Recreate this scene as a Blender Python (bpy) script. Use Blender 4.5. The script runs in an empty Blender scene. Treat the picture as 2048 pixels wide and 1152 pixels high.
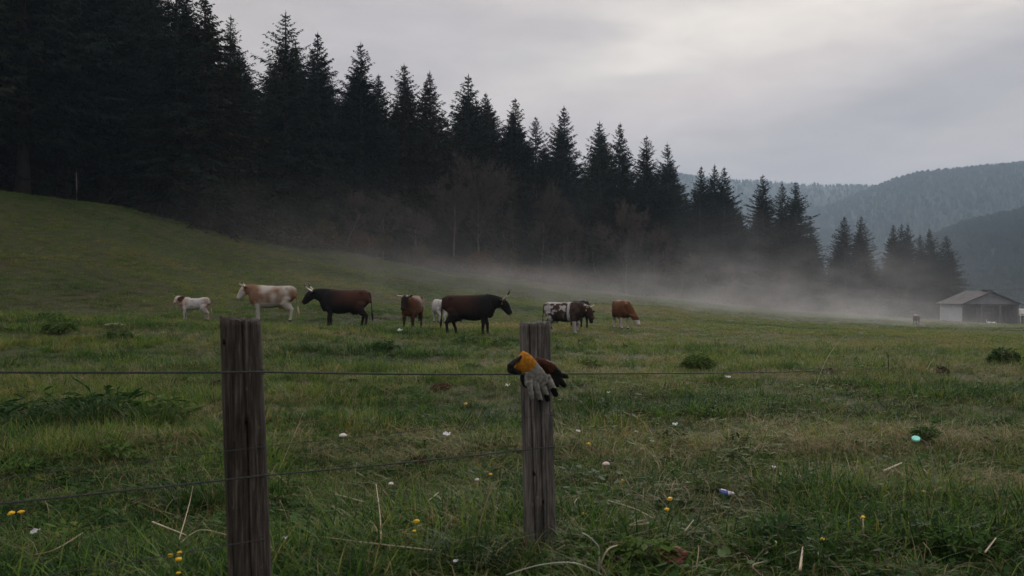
import bpy, bmesh, math, random
import numpy as np
from mathutils import Vector, Matrix, noise as mnoise
random.seed(11)
scene = bpy.context.scene
COL = scene.collection
PI = math.pi
F = 1800.0            # focal length in picture units (2048 wide)
HORIZON = 570.0
EYE = 1.5
rad = math.radians

# ------------------------------------------------------------------ helpers
def tag(o, label=None, cat=None, group=None, kind=None):
    if label: o['label'] = label
    if cat: o['category'] = cat
    if group: o['group'] = group
    if kind: o['kind'] = kind
    return o

def empty(name, loc=(0, 0, 0), rz=0.0, scale=1.0):
    o = bpy.data.objects.new(name, None)
    o.empty_display_size = 0.3
    COL.objects.link(o)
    o.location = loc
    o.rotation_euler = (0, 0, rz)
    o.scale = (scale,) * 3
    return o

def link_mesh(name, me, mat=None, parent=None, loc=None):
    o = bpy.data.objects.new(name, me)
    COL.objects.link(o)
    if mat is not None:
        for m in (mat if isinstance(mat, (list, tuple)) else [mat]):
            me.materials.append(m)
    if parent is not None: o.parent = parent
    if loc is not None: o.location = loc
    return o

def copy_tree(o, parent=None):
    c = o.copy(); COL.objects.link(c)
    if parent is not None: c.parent = parent
    for ch in list(o.children):
        d = ch.copy(); COL.objects.link(d); d.parent = c
        for g in list(ch.children):
            e = g.copy(); COL.objects.link(e); e.parent = d
    return c

class MB:
    """collects shapes into one mesh"""
    def __init__(s): s.v = []; s.f = []; s.m = []; s.mi = 0
    def quad(s, a, b, c, d):
        n = len(s.v); s.v += [a, b, c, d]; s.f.append((n, n+1, n+2, n+3)); s.m.append(s.mi)
    def tri(s, a, b, c):
        n = len(s.v); s.v += [a, b, c]; s.f.append((n, n+1, n+2)); s.m.append(s.mi)
    def box(s, x0, x1, y0, y1, z0, z1):
        n = len(s.v)
        s.v += [(x0,y0,z0),(x1,y0,z0),(x1,y1,z0),(x0,y1,z0),(x0,y0,z1),(x1,y0,z1),(x1,y1,z1),(x0,y1,z1)]
        for q in ((0,3,2,1),(4,5,6,7),(0,1,5,4),(1,2,6,5),(2,3,7,6),(3,0,4,7)):
            s.f.append(tuple(n+i for i in q)); s.m.append(s.mi)
    def tube(s, pts, ra, rb=None, n=12, up=(0, 0, 1), power=2.0, cap=True):
        """closed loft along pts; ra lateral radii, rb radii towards 'up'"""
        rb = rb or ra
        pts = [Vector(p) for p in pts]; up = Vector(up); k = len(pts); base = len(s.v)
        for i, p in enumerate(pts):
            t = (pts[min(i+1, k-1)] - pts[max(i-1, 0)])
            t = t.normalized() if t.length > 1e-9 else Vector((0, 0, 1))
            lat = up.cross(t)
            if lat.length < 1e-4: lat = Vector((1, 0, 0)).cross(t)
            if lat.length < 1e-4: lat = Vector((0, 1, 0)).cross(t)
            lat.normalize(); u = t.cross(lat).normalized()
            for j in range(n):
                a = 2*PI*j/n; c, d = math.cos(a), math.sin(a)
                c = math.copysign(abs(c)**(2/power), c); d = math.copysign(abs(d)**(2/power), d)
                q = p + lat*(ra[i]*c) + u*(rb[i]*d)
                s.v.append((q.x, q.y, q.z))
        for i in range(k-1):
            for j in range(n):
                a = base+i*n+j; b = base+i*n+(j+1) % n
                s.f.append((a, b, b+n, a+n)); s.m.append(s.mi)
        if cap:
            s.f.append(tuple(base+j for j in reversed(range(n)))); s.m.append(s.mi)
            s.f.append(tuple(base+(k-1)*n+j for j in range(n))); s.m.append(s.mi)
    def ball(s, c, rx, ry, rz, n=12, seed=None, amp=0.0):
        c = Vector(c); base = len(s.v); rows = max(6, n//2)
        for i in range(1, rows):
            th = PI*i/rows
            for j in range(n):
                a = 2*PI*j/n
                d = Vector((math.sin(th)*math.cos(a), math.sin(th)*math.sin(a), math.cos(th)))
                k = 1.0
                if seed is not None: k += amp*mnoise.noise(d*1.8+Vector((seed*3.1, seed*1.7, 0)))
                s.v.append((c.x+d.x*rx*k, c.y+d.y*ry*k, c.z+d.z*rz*k))
        s.v += [(c.x, c.y, c.z+rz), (c.x, c.y, c.z-rz)]; T = len(s.v)-2; B = T+1
        for i in range(rows-2):
            for j in range(n):
                a = base+i*n+j; b = base+i*n+(j+1) % n
                s.f.append((a, a+n, b+n, b)); s.m.append(s.mi)
        for j in range(n):
            s.f.append((T, base+j, base+(j+1) % n)); s.m.append(s.mi)
            l = base+(rows-2)*n
            s.f.append((B, l+(j+1) % n, l+j)); s.m.append(s.mi)
    def mesh(s, name, smooth=False):
        me = bpy.data.meshes.new(name)
        me.from_pydata([tuple(p) for p in s.v], [], s.f)
        if any(s.m): me.polygons.foreach_set('material_index', s.m)
        if smooth: me.polygons.foreach_set('use_smooth', [True]*len(s.f))
        me.update()
        return me
    def build(s, name, mat=None, parent=None, loc=None, smooth=False):
        return link_mesh(name, s.mesh(name, smooth), mat, parent, loc)

def fused(mb, name, voxel, smooth=4):
    """melts the overlapping closed shapes of mb into one continuous surface"""
    o = link_mesh('fusing', mb.mesh('fusing'))
    r = o.modifiers.new('r', 'REMESH'); r.mode = 'VOXEL'; r.voxel_size = voxel
    if smooth:
        k = o.modifiers.new('s', 'SMOOTH'); k.factor = 0.5; k.iterations = smooth
    dg = bpy.context.evaluated_depsgraph_get(); dg.update()
    me = bpy.data.meshes.new_from_object(o.evaluated_get(dg))
    me.name = name
    bpy.data.objects.remove(o)
    me.polygons.foreach_set('use_smooth', [True]*len(me.polygons))
    return me

def paint(me, fn):
    a = me.color_attributes.new('coat', 'FLOAT_COLOR', 'POINT')
    buf = np.ones((len(me.vertices), 4), np.float32)
    for i, v in enumerate(me.vertices): buf[i, :3] = fn(v.co)
    a.data.foreach_set('color', buf.ravel())

# ------------------------------------------------------------------ node helpers
def new_mat(name):
    m = bpy.data.materials.new(name); m.use_nodes = True
    nt = m.node_tree; nt.nodes.clear()
    out = nt.nodes.new('ShaderNodeOutputMaterial')
    return m, nt, out

class NT:
    def __init__(s, nt): s.nt = nt
    def node(s, t, **kw):
        n = s.nt.nodes.new(t)
        for k, v in kw.items(): setattr(n, k, v)
        return n
    def put(s, sock, val):
        if hasattr(val, 'is_output') or isinstance(val, bpy.types.NodeSocket): s.nt.links.new(val, sock)
        else: sock.default_value = val
    def math(s, op, a, b=None, c=None, clamp=False):
        n = s.node('ShaderNodeMath', operation=op, use_clamp=clamp)
        s.put(n.inputs[0], a)
        if b is not None: s.put(n.inputs[1], b)
        if c is not None: s.put(n.inputs[2], c)
        return n.outputs[0]
    def smooth(s, v, lo, hi, o0=0.0, o1=1.0):
        n = s.node('ShaderNodeMapRange', interpolation_type='SMOOTHSTEP')
        s.put(n.inputs[0], v)
        for i, q in enumerate((lo, hi, o0, o1)): s.put(n.inputs[i+1], q)
        return n.outputs[0]
    def noise(s, vec, scale, detail=4, rough=0.55, dist=0.0):
        n = s.node('ShaderNodeTexNoise')
        if vec is not None: s.put(n.inputs['Vector'], vec)
        n.inputs['Scale'].default_value = scale; n.inputs['Detail'].default_value = detail
        n.inputs['Roughness'].default_value = rough; n.inputs['Distortion'].default_value = dist
        return n.outputs[0]
    def mapping(s, vec, scale=(1, 1, 1), rot=(0, 0, 0), loc=(0, 0, 0)):
        n = s.node('ShaderNodeMapping')
        s.put(n.inputs[0], vec)
        n.inputs['Scale'].default_value = scale; n.inputs['Rotation'].default_value = rot; n.inputs['Location'].default_value = loc
        return n.outputs[0]
    def ramp(s, fac, stops):
        n = s.node('ShaderNodeValToRGB'); e = n.color_ramp.elements
        while len(e) < len(stops): e.new(0.5)
        for q, (p, c) in zip(e, stops): q.position = p; q.color = (*c, 1)
        s.put(n.inputs[0], fac)
        return n.outputs[0]
    def mix(s, fac, a, b, mode='MIX'):
        n = s.node('ShaderNodeMix', data_type='RGBA', blend_type=mode)
        s.put(n.inputs[0], fac)
        s.put(n.inputs[6], a if not isinstance(a, tuple) else (*a, 1)); s.put(n.inputs[7], b if not isinstance(b, tuple) else (*b, 1))
        return n.outputs[2]
    def coord(s, which='Object'):
        return s.node('ShaderNodeTexCoord').outputs[which]
    def bsdf(s, out, color, rough=0.8, spec=0.3, bump=None, bump_strength=0.3, bump_dist=0.02, metal=0.0):
        b = s.node('ShaderNodeBsdfPrincipled')
        s.put(b.inputs['Base Color'], color if not isinstance(color, tuple) else (*color, 1))
        s.put(b.inputs['Roughness'], rough); b.inputs['Specular IOR Level'].default_value = spec
        b.inputs['Metallic'].default_value = metal
        if bump is not None:
            n = s.node('ShaderNodeBump'); n.inputs['Strength'].default_value = bump_strength; n.inputs['Distance'].default_value = bump_dist
            s.put(n.inputs['Height'], bump); s.nt.links.new(n.outputs[0], b.inputs['Normal'])
        if out is not None: s.nt.links.new(b.outputs[0], out.inputs['Surface'])
        return b

def noisy_mat(name, c1, c2, scale=6.0, rough=0.8, spec=0.3, bump=0.3, bd=0.01, stretch=(1, 1, 1), c3=None, detail=5):
    m, nt, out = new_mat(name); g = NT(nt)
    v = g.mapping(g.coord('Object'), stretch)
    n = g.noise(v, scale, detail, 0.6)
    col = g.ramp(n, [(0.3, c1), (0.7, c2)] if c3 is None else [(0.25, c1), (0.5, c2), (0.75, c3)])
    g.bsdf(out, col, rough, spec, n, bump, bd)
    return m

def object_random_mat(name, stops, rough=0.8, spec=0.2, scale=3.0, amt=0.5, translucent=0.0, attr=None):
    """colour varies from object to object (or from plant to plant) and by a small noise"""
    m, nt, out = new_mat(name); g = NT(nt)
    if attr:
        a = g.node('ShaderNodeAttribute', attribute_type='INSTANCER', attribute_name=attr); r = a.outputs['Fac']
    else:
        r = g.node('ShaderNodeObjectInfo').outputs['Random']
    n = g.noise(g.coord('Object'), scale, 3, 0.6)
    f = g.math('ADD', r, g.math('MULTIPLY', g.math('SUBTRACT', n, 0.5), amt), clamp=True)
    col = g.ramp(f, stops)
    b = g.bsdf(None, col, rough, spec)
    if translucent > 0:
        t = g.node('ShaderNodeBsdfTranslucent'); g.put(t.inputs[0], col)
        mx = g.node('ShaderNodeMixShader'); mx.inputs[0].default_value = translucent
        nt.links.new(b.outputs[0], mx.inputs[1]); nt.links.new(t.outputs[0], mx.inputs[2])
        nt.links.new(mx.outputs[0], out.inputs['Surface'])
    else: nt.links.new(b.outputs[0], out.inputs['Surface'])
    return m

# ------------------------------------------------------------------ terrain
def vnoise(x, y, seed=0):
    xi = np.floor(x).astype(np.int64); yi = np.floor(y).astype(np.int64)
    fx = x-xi; fy = y-yi; fx = fx*fx*(3-2*fx); fy = fy*fy*(3-2*fy)
    def h(a, b):
        n = (a*374761393+b*668265263+seed*974634721) & 0xffffffff
        n = ((n ^ (n >> 13))*1274126177) & 0xffffffff
        return ((n ^ (n >> 16)) & 0xffff)/65535.0
    return (h(xi, yi)*(1-fx)+h(xi+1, yi)*fx)*(1-fy)+(h(xi, yi+1)*(1-fx)+h(xi+1, yi+1)*fx)*fy
def fbm(x, y, seed=0, o=4):
    r = 0; a = 0.5
    for i in range(o): r = r+a*vnoise(x*2**i, y*2**i, seed+i*7); a *= 0.5
    return r/(1-0.5**o)

PXT = np.array([-400, 0, 250, 400, 600, 750, 880, 1000, 1150, 1300, 1500, 1700, 1850, 2048, 2400.])
EDGE_D = np.array([50, 62, 70, 76, 86, 94, 103, 111, 122, 135, 153, 172, 185, 200, 225.])
EDGE_Y = np.array([374, 387, 417, 455, 494, 514, 540, 553, 575, 592, 613, 629, 638, 646, 655.])
EDGE_Z = EYE+(HORIZON-EDGE_Y)/F*EDGE_D
Z35 = np.interp(PXT, [-400, 0, 400, 900, 1250, 1600, 2048, 2400], [0.9, 0.45, 0.12, -0.28, -0.5, -0.75, -1.0, -1.2])
ZB1 = EDGE_Z+np.interp(PXT, [0, 900, 1500, 2048], [4, 5, 0.5, -2])
ZB2 = np.interp(PXT, [0, 900, 1500, 2048], [45, 26, -10, -14])
ZB3 = np.interp(PXT, [0, 900, 1500, 2048], [80, 40, -14, -16])
_ud = np.linspace(-0.85, 0.85, 801)
def _dense(t):
    v = np.interp(_ud*F+1024, PXT, t); k = np.hanning(45); k /= k.sum()
    return np.convolve(np.pad(v, 22, mode='edge'), k, 'valid')
_T = [_dense(t) for t in (EDGE_D, EDGE_Z, Z35, ZB1, ZB2, ZB3)]
def ground(x, y, fine=True):
    x = np.asarray(x, float); y = np.asarray(y, float)
    r = np.hypot(x, y); th = np.clip(np.arctan2(x, y), -0.70, 0.70)
    u = np.tan(th); D = r*np.cos(th)
    ed, ez, z35, b1, b2, b3 = [np.interp(u, _ud, t) for t in _T]
    K = [np.full_like(D, 0.0), np.full_like(D, 12.0), np.full_like(D, 35.0), ed, ed+55, np.full_like(D, 480.), np.full_like(D, 4000.)]
    Z = [np.zeros_like(D), np.zeros_like(D), z35, ez, b1, b2, b3]
    n = len(K)
    dl = [(Z[i+1]-Z[i])/(K[i+1]-K[i]) for i in range(n-1)]
    m = [dl[0]]
    for i in range(1, n-1):
        p = dl[i-1]*dl[i]; w1 = 2*(K[i+1]-K[i])+(K[i]-K[i-1]); w2 = (K[i+1]-K[i])+2*(K[i]-K[i-1])
        with np.errstate(divide='ignore', invalid='ignore'):
            h = (w1+w2)/(w1/dl[i-1]+w2/dl[i])
        m.append(np.where(p > 1e-12, h, 0.0))
    m.append(dl[-1])
    z = np.zeros_like(D)
    for i in range(n-1):
        L = K[i+1]-K[i]; t = np.clip((D-K[i])/L, 0, 1)
        v = (2*t**3-3*t**2+1)*Z[i]+(t**3-2*t**2+t)*L*m[i]+(-2*t**3+3*t**2)*Z[i+1]+(t**3-t**2)*L*m[i+1]
        z = np.where((D >= K[i]), v, z)
    if fine:
        k = np.clip(D/30, 0, 1)
        z = z+(fbm(x/9, y/9, 3)-0.5)*(0.10+0.55*k)+(fbm(x/1.7, y/1.7, 5)-0.5)*0.12
    return z
def gz(x, y): return float(ground(np.array([x]), np.array([y]))[0])
def edge_at(px): return float(np.interp((px-1024)/F, _ud, _T[0]))
def P(px, py, D): return Vector(((px-1024)/F*D, D, EYE+(HORIZON-py)/F*D))
def hit(px, py, h=0.0, dmin=2.0, dmax=260.0):
    """where the sight line through a picture point meets the ground raised by h"""
    u = (px-1024)/F
    d = np.exp(np.linspace(math.log(dmin), math.log(dmax), 3000))
    z = EYE+(HORIZON-py)/F*d
    below = np.nonzero(z <= ground(u*d, d)+h)[0]
    i = below[0] if len(below) else len(d)-1
    return Vector((u*d[i], d[i], float(z[i])))
POST_XY = [(( 504-1024)/F*3.73, 3.73), ((1082-1024)/F*5.07, 5.07)]
MIST_H0, MIST_H1, MIST_D = 1.5, 4.3, 0.019
# ------------------------------------------------------------------ camera, light, sky
cam = bpy.data.cameras.new('camera'); co = bpy.data.objects.new('camera', cam); COL.objects.link(co)
co.location = (0, 0, EYE); co.rotation_euler = (rad(90), 0, 0)
cam.sensor_width = 36; cam.lens = F/2048*36; cam.shift_y = -(576-HORIZON)/2048
cam.clip_end = 9000; cam.clip_start = 0.05
cam.dof.use_dof = True; cam.dof.focus_distance = 14; cam.dof.aperture_fstop = 4.5
scene.camera = co

SUN_AZ, SUN_EL = rad(14), rad(17)
sd = Vector((math.sin(SUN_AZ)*math.cos(SUN_EL), math.cos(SUN_AZ)*math.cos(SUN_EL), math.sin(SUN_EL)))
sun = bpy.data.lights.new('sun', 'SUN'); sun.energy = 1.5; sun.angle = rad(14); sun.color = (1.0, 0.94, 0.88)
so = bpy.data.objects.new('sun', sun); COL.objects.link(so); so.location = (0, 0, 60)
so.rotation_euler = (-sd).to_track_quat('-Z', 'Y').to_euler()

w = bpy.data.worlds.new('World'); scene.world = w; w.use_nodes = True
nt = w.node_tree; nt.nodes.clear(); g = NT(nt)
wo = nt.nodes.new('ShaderNodeOutputWorld'); bg = nt.nodes.new('ShaderNodeBackground')
nt.links.new(bg.outputs[0], wo.inputs[0]); bg.inputs[1].default_value = 0.1
sky = g.node('ShaderNodeTexSky', sky_type='NISHITA'); sky.sun_disc = False
sky.sun_elevation = SUN_EL; sky.sun_rotation = SUN_AZ; sky.air_density = 1.5; sky.dust_density = 3.0
d = g.coord('Generated')
sp = g.node('ShaderNodeSeparateXYZ'); nt.links.new(d, sp.inputs[0])
dx, dy, dz = sp.outputs
az = g.math('ARCTAN2', dx, dy); el = g.math('ARCSINE', dz)
warp = g.noise(g.mapping(d, (1.2, 1.2, 5.0), loc=(3, 1, 2)), 3.2, 6, 0.55)
wv = g.math('MULTIPLY', g.math('SUBTRACT', warp, 0.5), 0.26)
az2 = g.math('ADD', az, g.math('MULTIPLY', wv, 1.5)); el2 = g.math('ADD', el, g.math('MULTIPLY', wv, 0.55))
def patch(a0, e0, sa, se, tilt=0.0):
    p = g.math('SUBTRACT', az2, a0); q = g.math('SUBTRACT', g.math('SUBTRACT', el2, e0), g.math('MULTIPLY', p, tilt))
    p = g.math('POWER', g.math('ABSOLUTE', g.math('DIVIDE', p, sa)), 2); q = g.math('POWER', g.math('ABSOLUTE', g.math('DIVIDE', q, se)), 2)
    return g.math('EXPONENT', g.math('MULTIPLY', g.math('ADD', p, q), -1))
def azel(px, py):
    x, z = (px-1024)/F, (HORIZON-py)/F
    return math.atan2(x, 1), math.asin(z/math.sqrt(1+x*x+z*z))
def pp(px, py, sx, sy, tilt=0): a, e = azel(px, py); return patch(a, e, sx/F, sy/F, tilt)
clouds = g.noise(g.mapping(d, (1.0, 1.0, 6.0), (0, rad(6), 0)), 2.6, 6, 0.5, 0.4)
thin = g.smooth(clouds, 0.40, 0.62)
def total(*ps):
    r = None
    for (px, py, sx, sy, ti), k in ps:
        t = g.math('MULTIPLY', pp(px, py, sx, sy, ti), k); r = t if r is None else g.math('ADD', r, t)
    return r
bright = total(((1520, 30, 360, 80, .05), 1.0), ((1240, 118, 230, 34, .22), .6), ((2020, 0, 260, 45, .1), .6), ((1000, 205, 300, 40, .12), .25))
dark = total(((1960, 150, 330, 62, .28), .95), ((1560, 285, 520, 60, .12), .55), ((700, 40, 300, 130, 0), .5), ((1120, 80, 200, 45, -.15), .3))
base = g.ramp(g.math('DIVIDE', el, 1.4, clamp=True), [(0.0, (.42, .41, .43)), (0.07, (.385, .38, .41)), (0.15, (.36, .36, .39)), (0.24, (.38, .38, .41)), (0.45, (.66, .67, .72)), (1.0, (.80, .81, .84))])
base = g.mix(1.0, base, (11.3, 10.35, 9.6), 'MULTIPLY')
col = g.mix(g.math('MULTIPLY', thin, 0.65), base, (5.1, 4.85, 4.7))
col = g.mix(g.math('MULTIPLY', bright, 1.0, clamp=True), col, (6.5, 6.1, 5.65))
col = g.mix(g.math('MULTIPLY', dark, 1.0, clamp=True), col, (3.1, 3.0, 3.15))
pink = g.math('ADD', pp(1420, 175, 260, 42, 0.15), g.math('MULTIPLY', pp(1150, 300, 500, 90, 0.1), .5))
col = g.mix(g.math('MULTIPLY', pink, 0.5), col, (5.5, 4.8, 4.7))
mn = g.node('ShaderNodeVectorMath', operation='MINIMUM'); nt.links.new(sky.outputs[0], mn.inputs[0]); mn.inputs[1].default_value = (7, 7, 8)
col = g.mix(0.06, col, mn.outputs[0])
mot = g.noise(g.mapping(d, (1.0, 1.0, 3.2), (0, rad(8), 0), (2, 5, 1)), 11, 6, .6, .6)
col = g.mix(1.0, col, g.ramp(mot, [(.3, (.95, .915, .885)), (.7, (1.10, 1.06, 1.02))]), 'MULTIPLY')
nt.links.new(col, bg.inputs[0])

vs = scene.view_settings
scene.display_settings.display_device = 'sRGB'
vs.view_transform = 'Standard'; vs.look = 'None'; vs.gamma = 1; vs.use_curve_mapping = False; vs.exposure = 0.6
cy = scene.cycles
cy.use_denoising = True; cy.max_bounces = 6; cy.diffuse_bounces = 3; cy.glossy_bounces = 2
cy.transparent_max_bounces = 8; cy.volume_bounces = 1; cy.transmission_bounces = 2
cy.volume_max_steps = 256

# ------------------------------------------------------------------ ground
m_ground, nt, out = new_mat('meadow_soil'); g = NT(nt)
v = g.coord('Object')
n1 = g.noise(v, 0.09, 5, 0.6); n2 = g.noise(v, 1.3, 5, 0.65); n3 = g.noise(g.mapping(v, (1, 1, 1)), 9.0, 4, 0.7)
c1 = g.ramp(n2, [(0.25, (0.014, 0.018, 0.006)), (0.5, (0.026, 0.036, 0.010)), (0.75, (0.042, 0.054, 0.016))])
c2 = g.ramp(n2, [(0.25, (0.022, 0.019, 0.009)), (0.7, (0.050, 0.042, 0.020))])
c = g.mix(g.smooth(n1, 0.45, 0.66), c1, c2)
c = g.mix(g.smooth(n3, 0.55, 0.8, 0, 0.4), c, (0.03, 0.032, 0.014))
g.bsdf(out, c, 0.95, 0.15, n3, 0.6, 0.05)

def polar(name, mat):
    fa = np.radians(np.arange(-40, 40.01, 0.16)); ca = np.radians(np.arange(43, 317.1, 3.0))
    A = np.concatenate([fa, ca]); R = np.exp(np.linspace(math.log(0.35), math.log(4150), 300))
    rr, aa = np.meshgrid(R, A, indexing='ij')
    x = (rr*np.sin(aa)).ravel(); y = (rr*np.cos(aa)).ravel(); z = ground(x, y)
    n = len(A); me = bpy.data.meshes.new(name)
    x = np.append(x, 0); y = np.append(y, 0); z = np.append(z, z[:n].mean())
    me.vertices.add(len(x)); me.vertices.foreach_set('co', np.stack([x, y, z], 1).ravel())
    i, j = np.meshgrid(np.arange(len(R)-1), np.arange(n), indexing='ij'); i = i.ravel(); j = j.ravel(); k = (j+1) % n
    q = np.stack([i*n+j, i*n+n+j, i*n+n+k, i*n+k], 1)[:, ::-1]
    jj = np.arange(n); t = np.stack([np.full(n, len(x)-1), jj, (jj+1) % n], 1)[:, ::-1]
    loops = np.concatenate([q.ravel(), t.ravel()]).astype(np.int32)
    me.loops.add(len(loops)); me.loops.foreach_set('vertex_index', loops)
    np_ = len(q)+len(t); me.polygons.add(np_)
    st = np.concatenate([np.arange(len(q))*4, len(q)*4+np.arange(len(t))*3]).astype(np.int32)
    me.polygons.foreach_set('loop_start', st)
    me.update(calc_edges=True); me.validate()
    me.polygons.foreach_set('use_smooth', [True]*len(me.polygons))
    return link_mesh(name, me, mat)
gr = polar('ground', m_ground)
bm = bmesh.new(); bm.from_mesh(gr.data); bmesh.ops.recalc_face_normals(bm, faces=bm.faces)
if sum(f.normal.z for f in bm.faces) < 0: bmesh.ops.reverse_faces(bm, faces=bm.faces)
bm.to_mesh(gr.data); bm.free()
tag(gr, 'sloping green meadow of short grazed grass', 'meadow', kind='structure')

# ------------------------------------------------------------------ hills
m_hill = noisy_mat('hill_floor', (0.016, 0.026, 0.016), (0.03, 0.045, 0.026), 0.01, 0.95, 0.1, 0.0)
HILLS = []
def hill(D0, pts, label, z0=-16, depth=0.55):
    px = np.array([p[0] for p in pts], float); py = np.array([p[1] for p in pts], float)
    zr = EYE+(HORIZON-py)/F*D0
    U = np.linspace(px[0], px[-1], 160); S = np.linspace(-depth, 0.25, 50)
    def zf(u_px, s):
        r = np.interp(u_px, px, zr)
        x = (u_px-1024)/F*D0
        k = np.where(s < 0, np.cos(np.clip(s/depth, -1, 0)*PI/2)**1.3, np.cos(np.clip(s/0.25, 0, 1)*PI/2))
        return z0+(r-z0)*k*(1+0.10*(fbm(x/(D0*0.09), s*9, 31)-0.5)*np.clip(-s*6, 0, 1))
    uu, ss = np.meshgrid(U, S, indexing='ij')
    y = D0*(1+ss); x = (uu-1024)/F*D0*(1+ss*0.6); z = zf(uu, ss)
    n = len(S); me = bpy.data.meshes.new('hill')
    f = [(i*n+j, (i+1)*n+j, (i+1)*n+j+1, i*n+j+1) for i in range(len(U)-1) for j in range(n-1)]
    me.from_pydata(np.stack([x.ravel(), y.ravel(), z.ravel()], 1).tolist(), [], f); me.update()
    me.polygons.foreach_set('use_smooth', [True]*len(f))
    o = link_mesh('hill', me, m_hill); tag(o, label, 'hill', kind='structure')
    HILLS.append((D0, px, zf, depth))
hill(2500, [(1180, 575), (1400, 500), (1500, 462), (1640, 424), (1705, 399), (1765, 376), (1800, 366), (1850, 360), (1950, 347), (2048, 337), (2300, 322), (2600, 330), (3000, 420)],
     'large blue hazy hill covered with forest behind the barn')
hill(3300, [(600, 470), (1000, 380), (1300, 362), (1390, 369), (1480, 377), (1560, 384), (1640, 385), (1690, 386), (1800, 395), (2100, 420)],
     'faint far ridge seen between the spruce tops and the big hill')
hill(1250, [(1560, 590), (1700, 560), (1800, 512), (1868, 482), (1925, 460), (2048, 432), (2200, 380), (2500, 350), (2900, 380)],
     'lower dark wooded slope in haze beyond the barn')

# ------------------------------------------------------------------ air
def volume_box(name, x0, x1, y0, y1, z0, z1):
    b = MB(); b.box(x0, x1, y0, y1, z0, z1); return b.build(name)
hz = volume_box('haze', -4250, 4250, -4250, 4350, -24, 430)
m, nt, out = new_mat('haze_air'); g = NT(nt)
pv = g.node('ShaderNodeVolumePrincipled'); pv.inputs['Color'].default_value = (0.46, 0.60, 0.76, 1); pv.inputs['Density'].default_value = 0.00026
pv.inputs['Anisotropy'].default_value = 0.2
nt.links.new(pv.outputs[0], out.inputs['Volume']); hz.data.materials.append(m)
tag(hz, 'thin blue haze filling the valley', 'haze', kind='stuff')

# low mist lying along the foot of the wood
_px = np.array([600, 750, 880, 1000, 1150, 1300, 1500, 1700, 1850, 2048.])
_ed = np.array([edge_at(p) for p in _px]); _ex = (_px-1024)/F*_ed; _ez = ground(_ex, _ed, False)
cy_ = np.polyfit(_ex, _ed, 3); cz_ = np.polyfit(_ex, _ez, 3)
ms = volume_box('mist', -75, 150, 48, 250, -10, 27)
m, nt, out = new_mat('mist_air'); g = NT(nt)
sp = g.node('ShaderNodeSeparateXYZ'); co_ = g.coord('Object'); nt.links.new(co_, sp.inputs[0]); X, Y, Z = sp.outputs
def poly(c, x):
    r = float(c[0])
    for k in c[1:]: r = g.math('ADD', g.math('MULTIPLY', r, x), float(k))
    return r
s = g.math('SUBTRACT', Y, poly(cy_, X)); h = g.math('MAXIMUM', g.math('SUBTRACT', Z, poly(cz_, X)), 0.0)
hs = g.smooth(X, -15, 70, MIST_H0, MIST_H1)
big = g.noise(g.mapping(co_, (1, 0.6, 2.2)), 0.055, 4, 0.6, 0.6)
hs = g.math('MULTIPLY', hs, g.smooth(big, 0.34, 0.66, 0.25, 1.7))
wisp = g.noise(g.mapping(co_, (1, 1, 1.8), loc=(7, 3, 1)), 0.21, 5, 0.62, 0.8)
dens = g.math('EXPONENT', g.math('MULTIPLY', g.math('POWER', g.math('DIVIDE', h, hs), 1.3), -1))
dens = g.math('MULTIPLY', dens, g.math('MULTIPLY', g.smooth(s, -85, -4), g.smooth(s, 6, 34, 1, 0)))
dens = g.math('MULTIPLY', dens, g.math('MULTIPLY', g.smooth(X, -32, 16), g.smooth(X, 52, 80, 1.0, 0.08)))
dens = g.math('MULTIPLY', dens, g.smooth(wisp, 0.36, 0.66, 0.12, 1.35))
dens = g.math('MULTIPLY', dens, MIST_D)
pv = g.node('ShaderNodeVolumePrincipled'); pv.inputs['Color'].default_value = (0.94, 0.94, 0.95, 1)
pv.inputs['Anisotropy'].default_value = 0.3
nt.links.new(dens, pv.inputs['Density']); nt.links.new(pv.outputs[0], out.inputs['Volume'])
ms.data.materials.append(m)
tag(ms, 'pale mist drifting low along the foot of the wood', 'mist', kind='stuff')
# ------------------------------------------------------------------ trees
m_bark = noisy_mat('spruce_bark', (0.020, 0.017, 0.015), (0.050, 0.043, 0.038), 5.0, 0.9, 0.2, 0.8, 0.04, (3, 3, 0.6))
m_needle = object_random_mat('spruce_needles', [(0.0, (0.006, 0.013, 0.011)), (0.45, (0.009, 0.017, 0.011)), (0.75, (0.013, 0.019, 0.010)), (1.0, (0.021, 0.019, 0.011))], 0.85, 0.05, 0.35, 0.5)
m_twig = object_random_mat('bare_twigs', [(0.0, (0.068, 0.057, 0.054)), (1.0, (0.105, 0.082, 0.072))], 0.9, 0.1, 0.5, 0.4)
m_leafbrown = object_random_mat('autumn_leaves', [(0.0, (0.024, 0.028, 0.012)), (0.5, (0.050, 0.036, 0.014)), (1.0, (0.095, 0.046, 0.018))], 0.8, 0.15, 0.6, 0.7)

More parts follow.
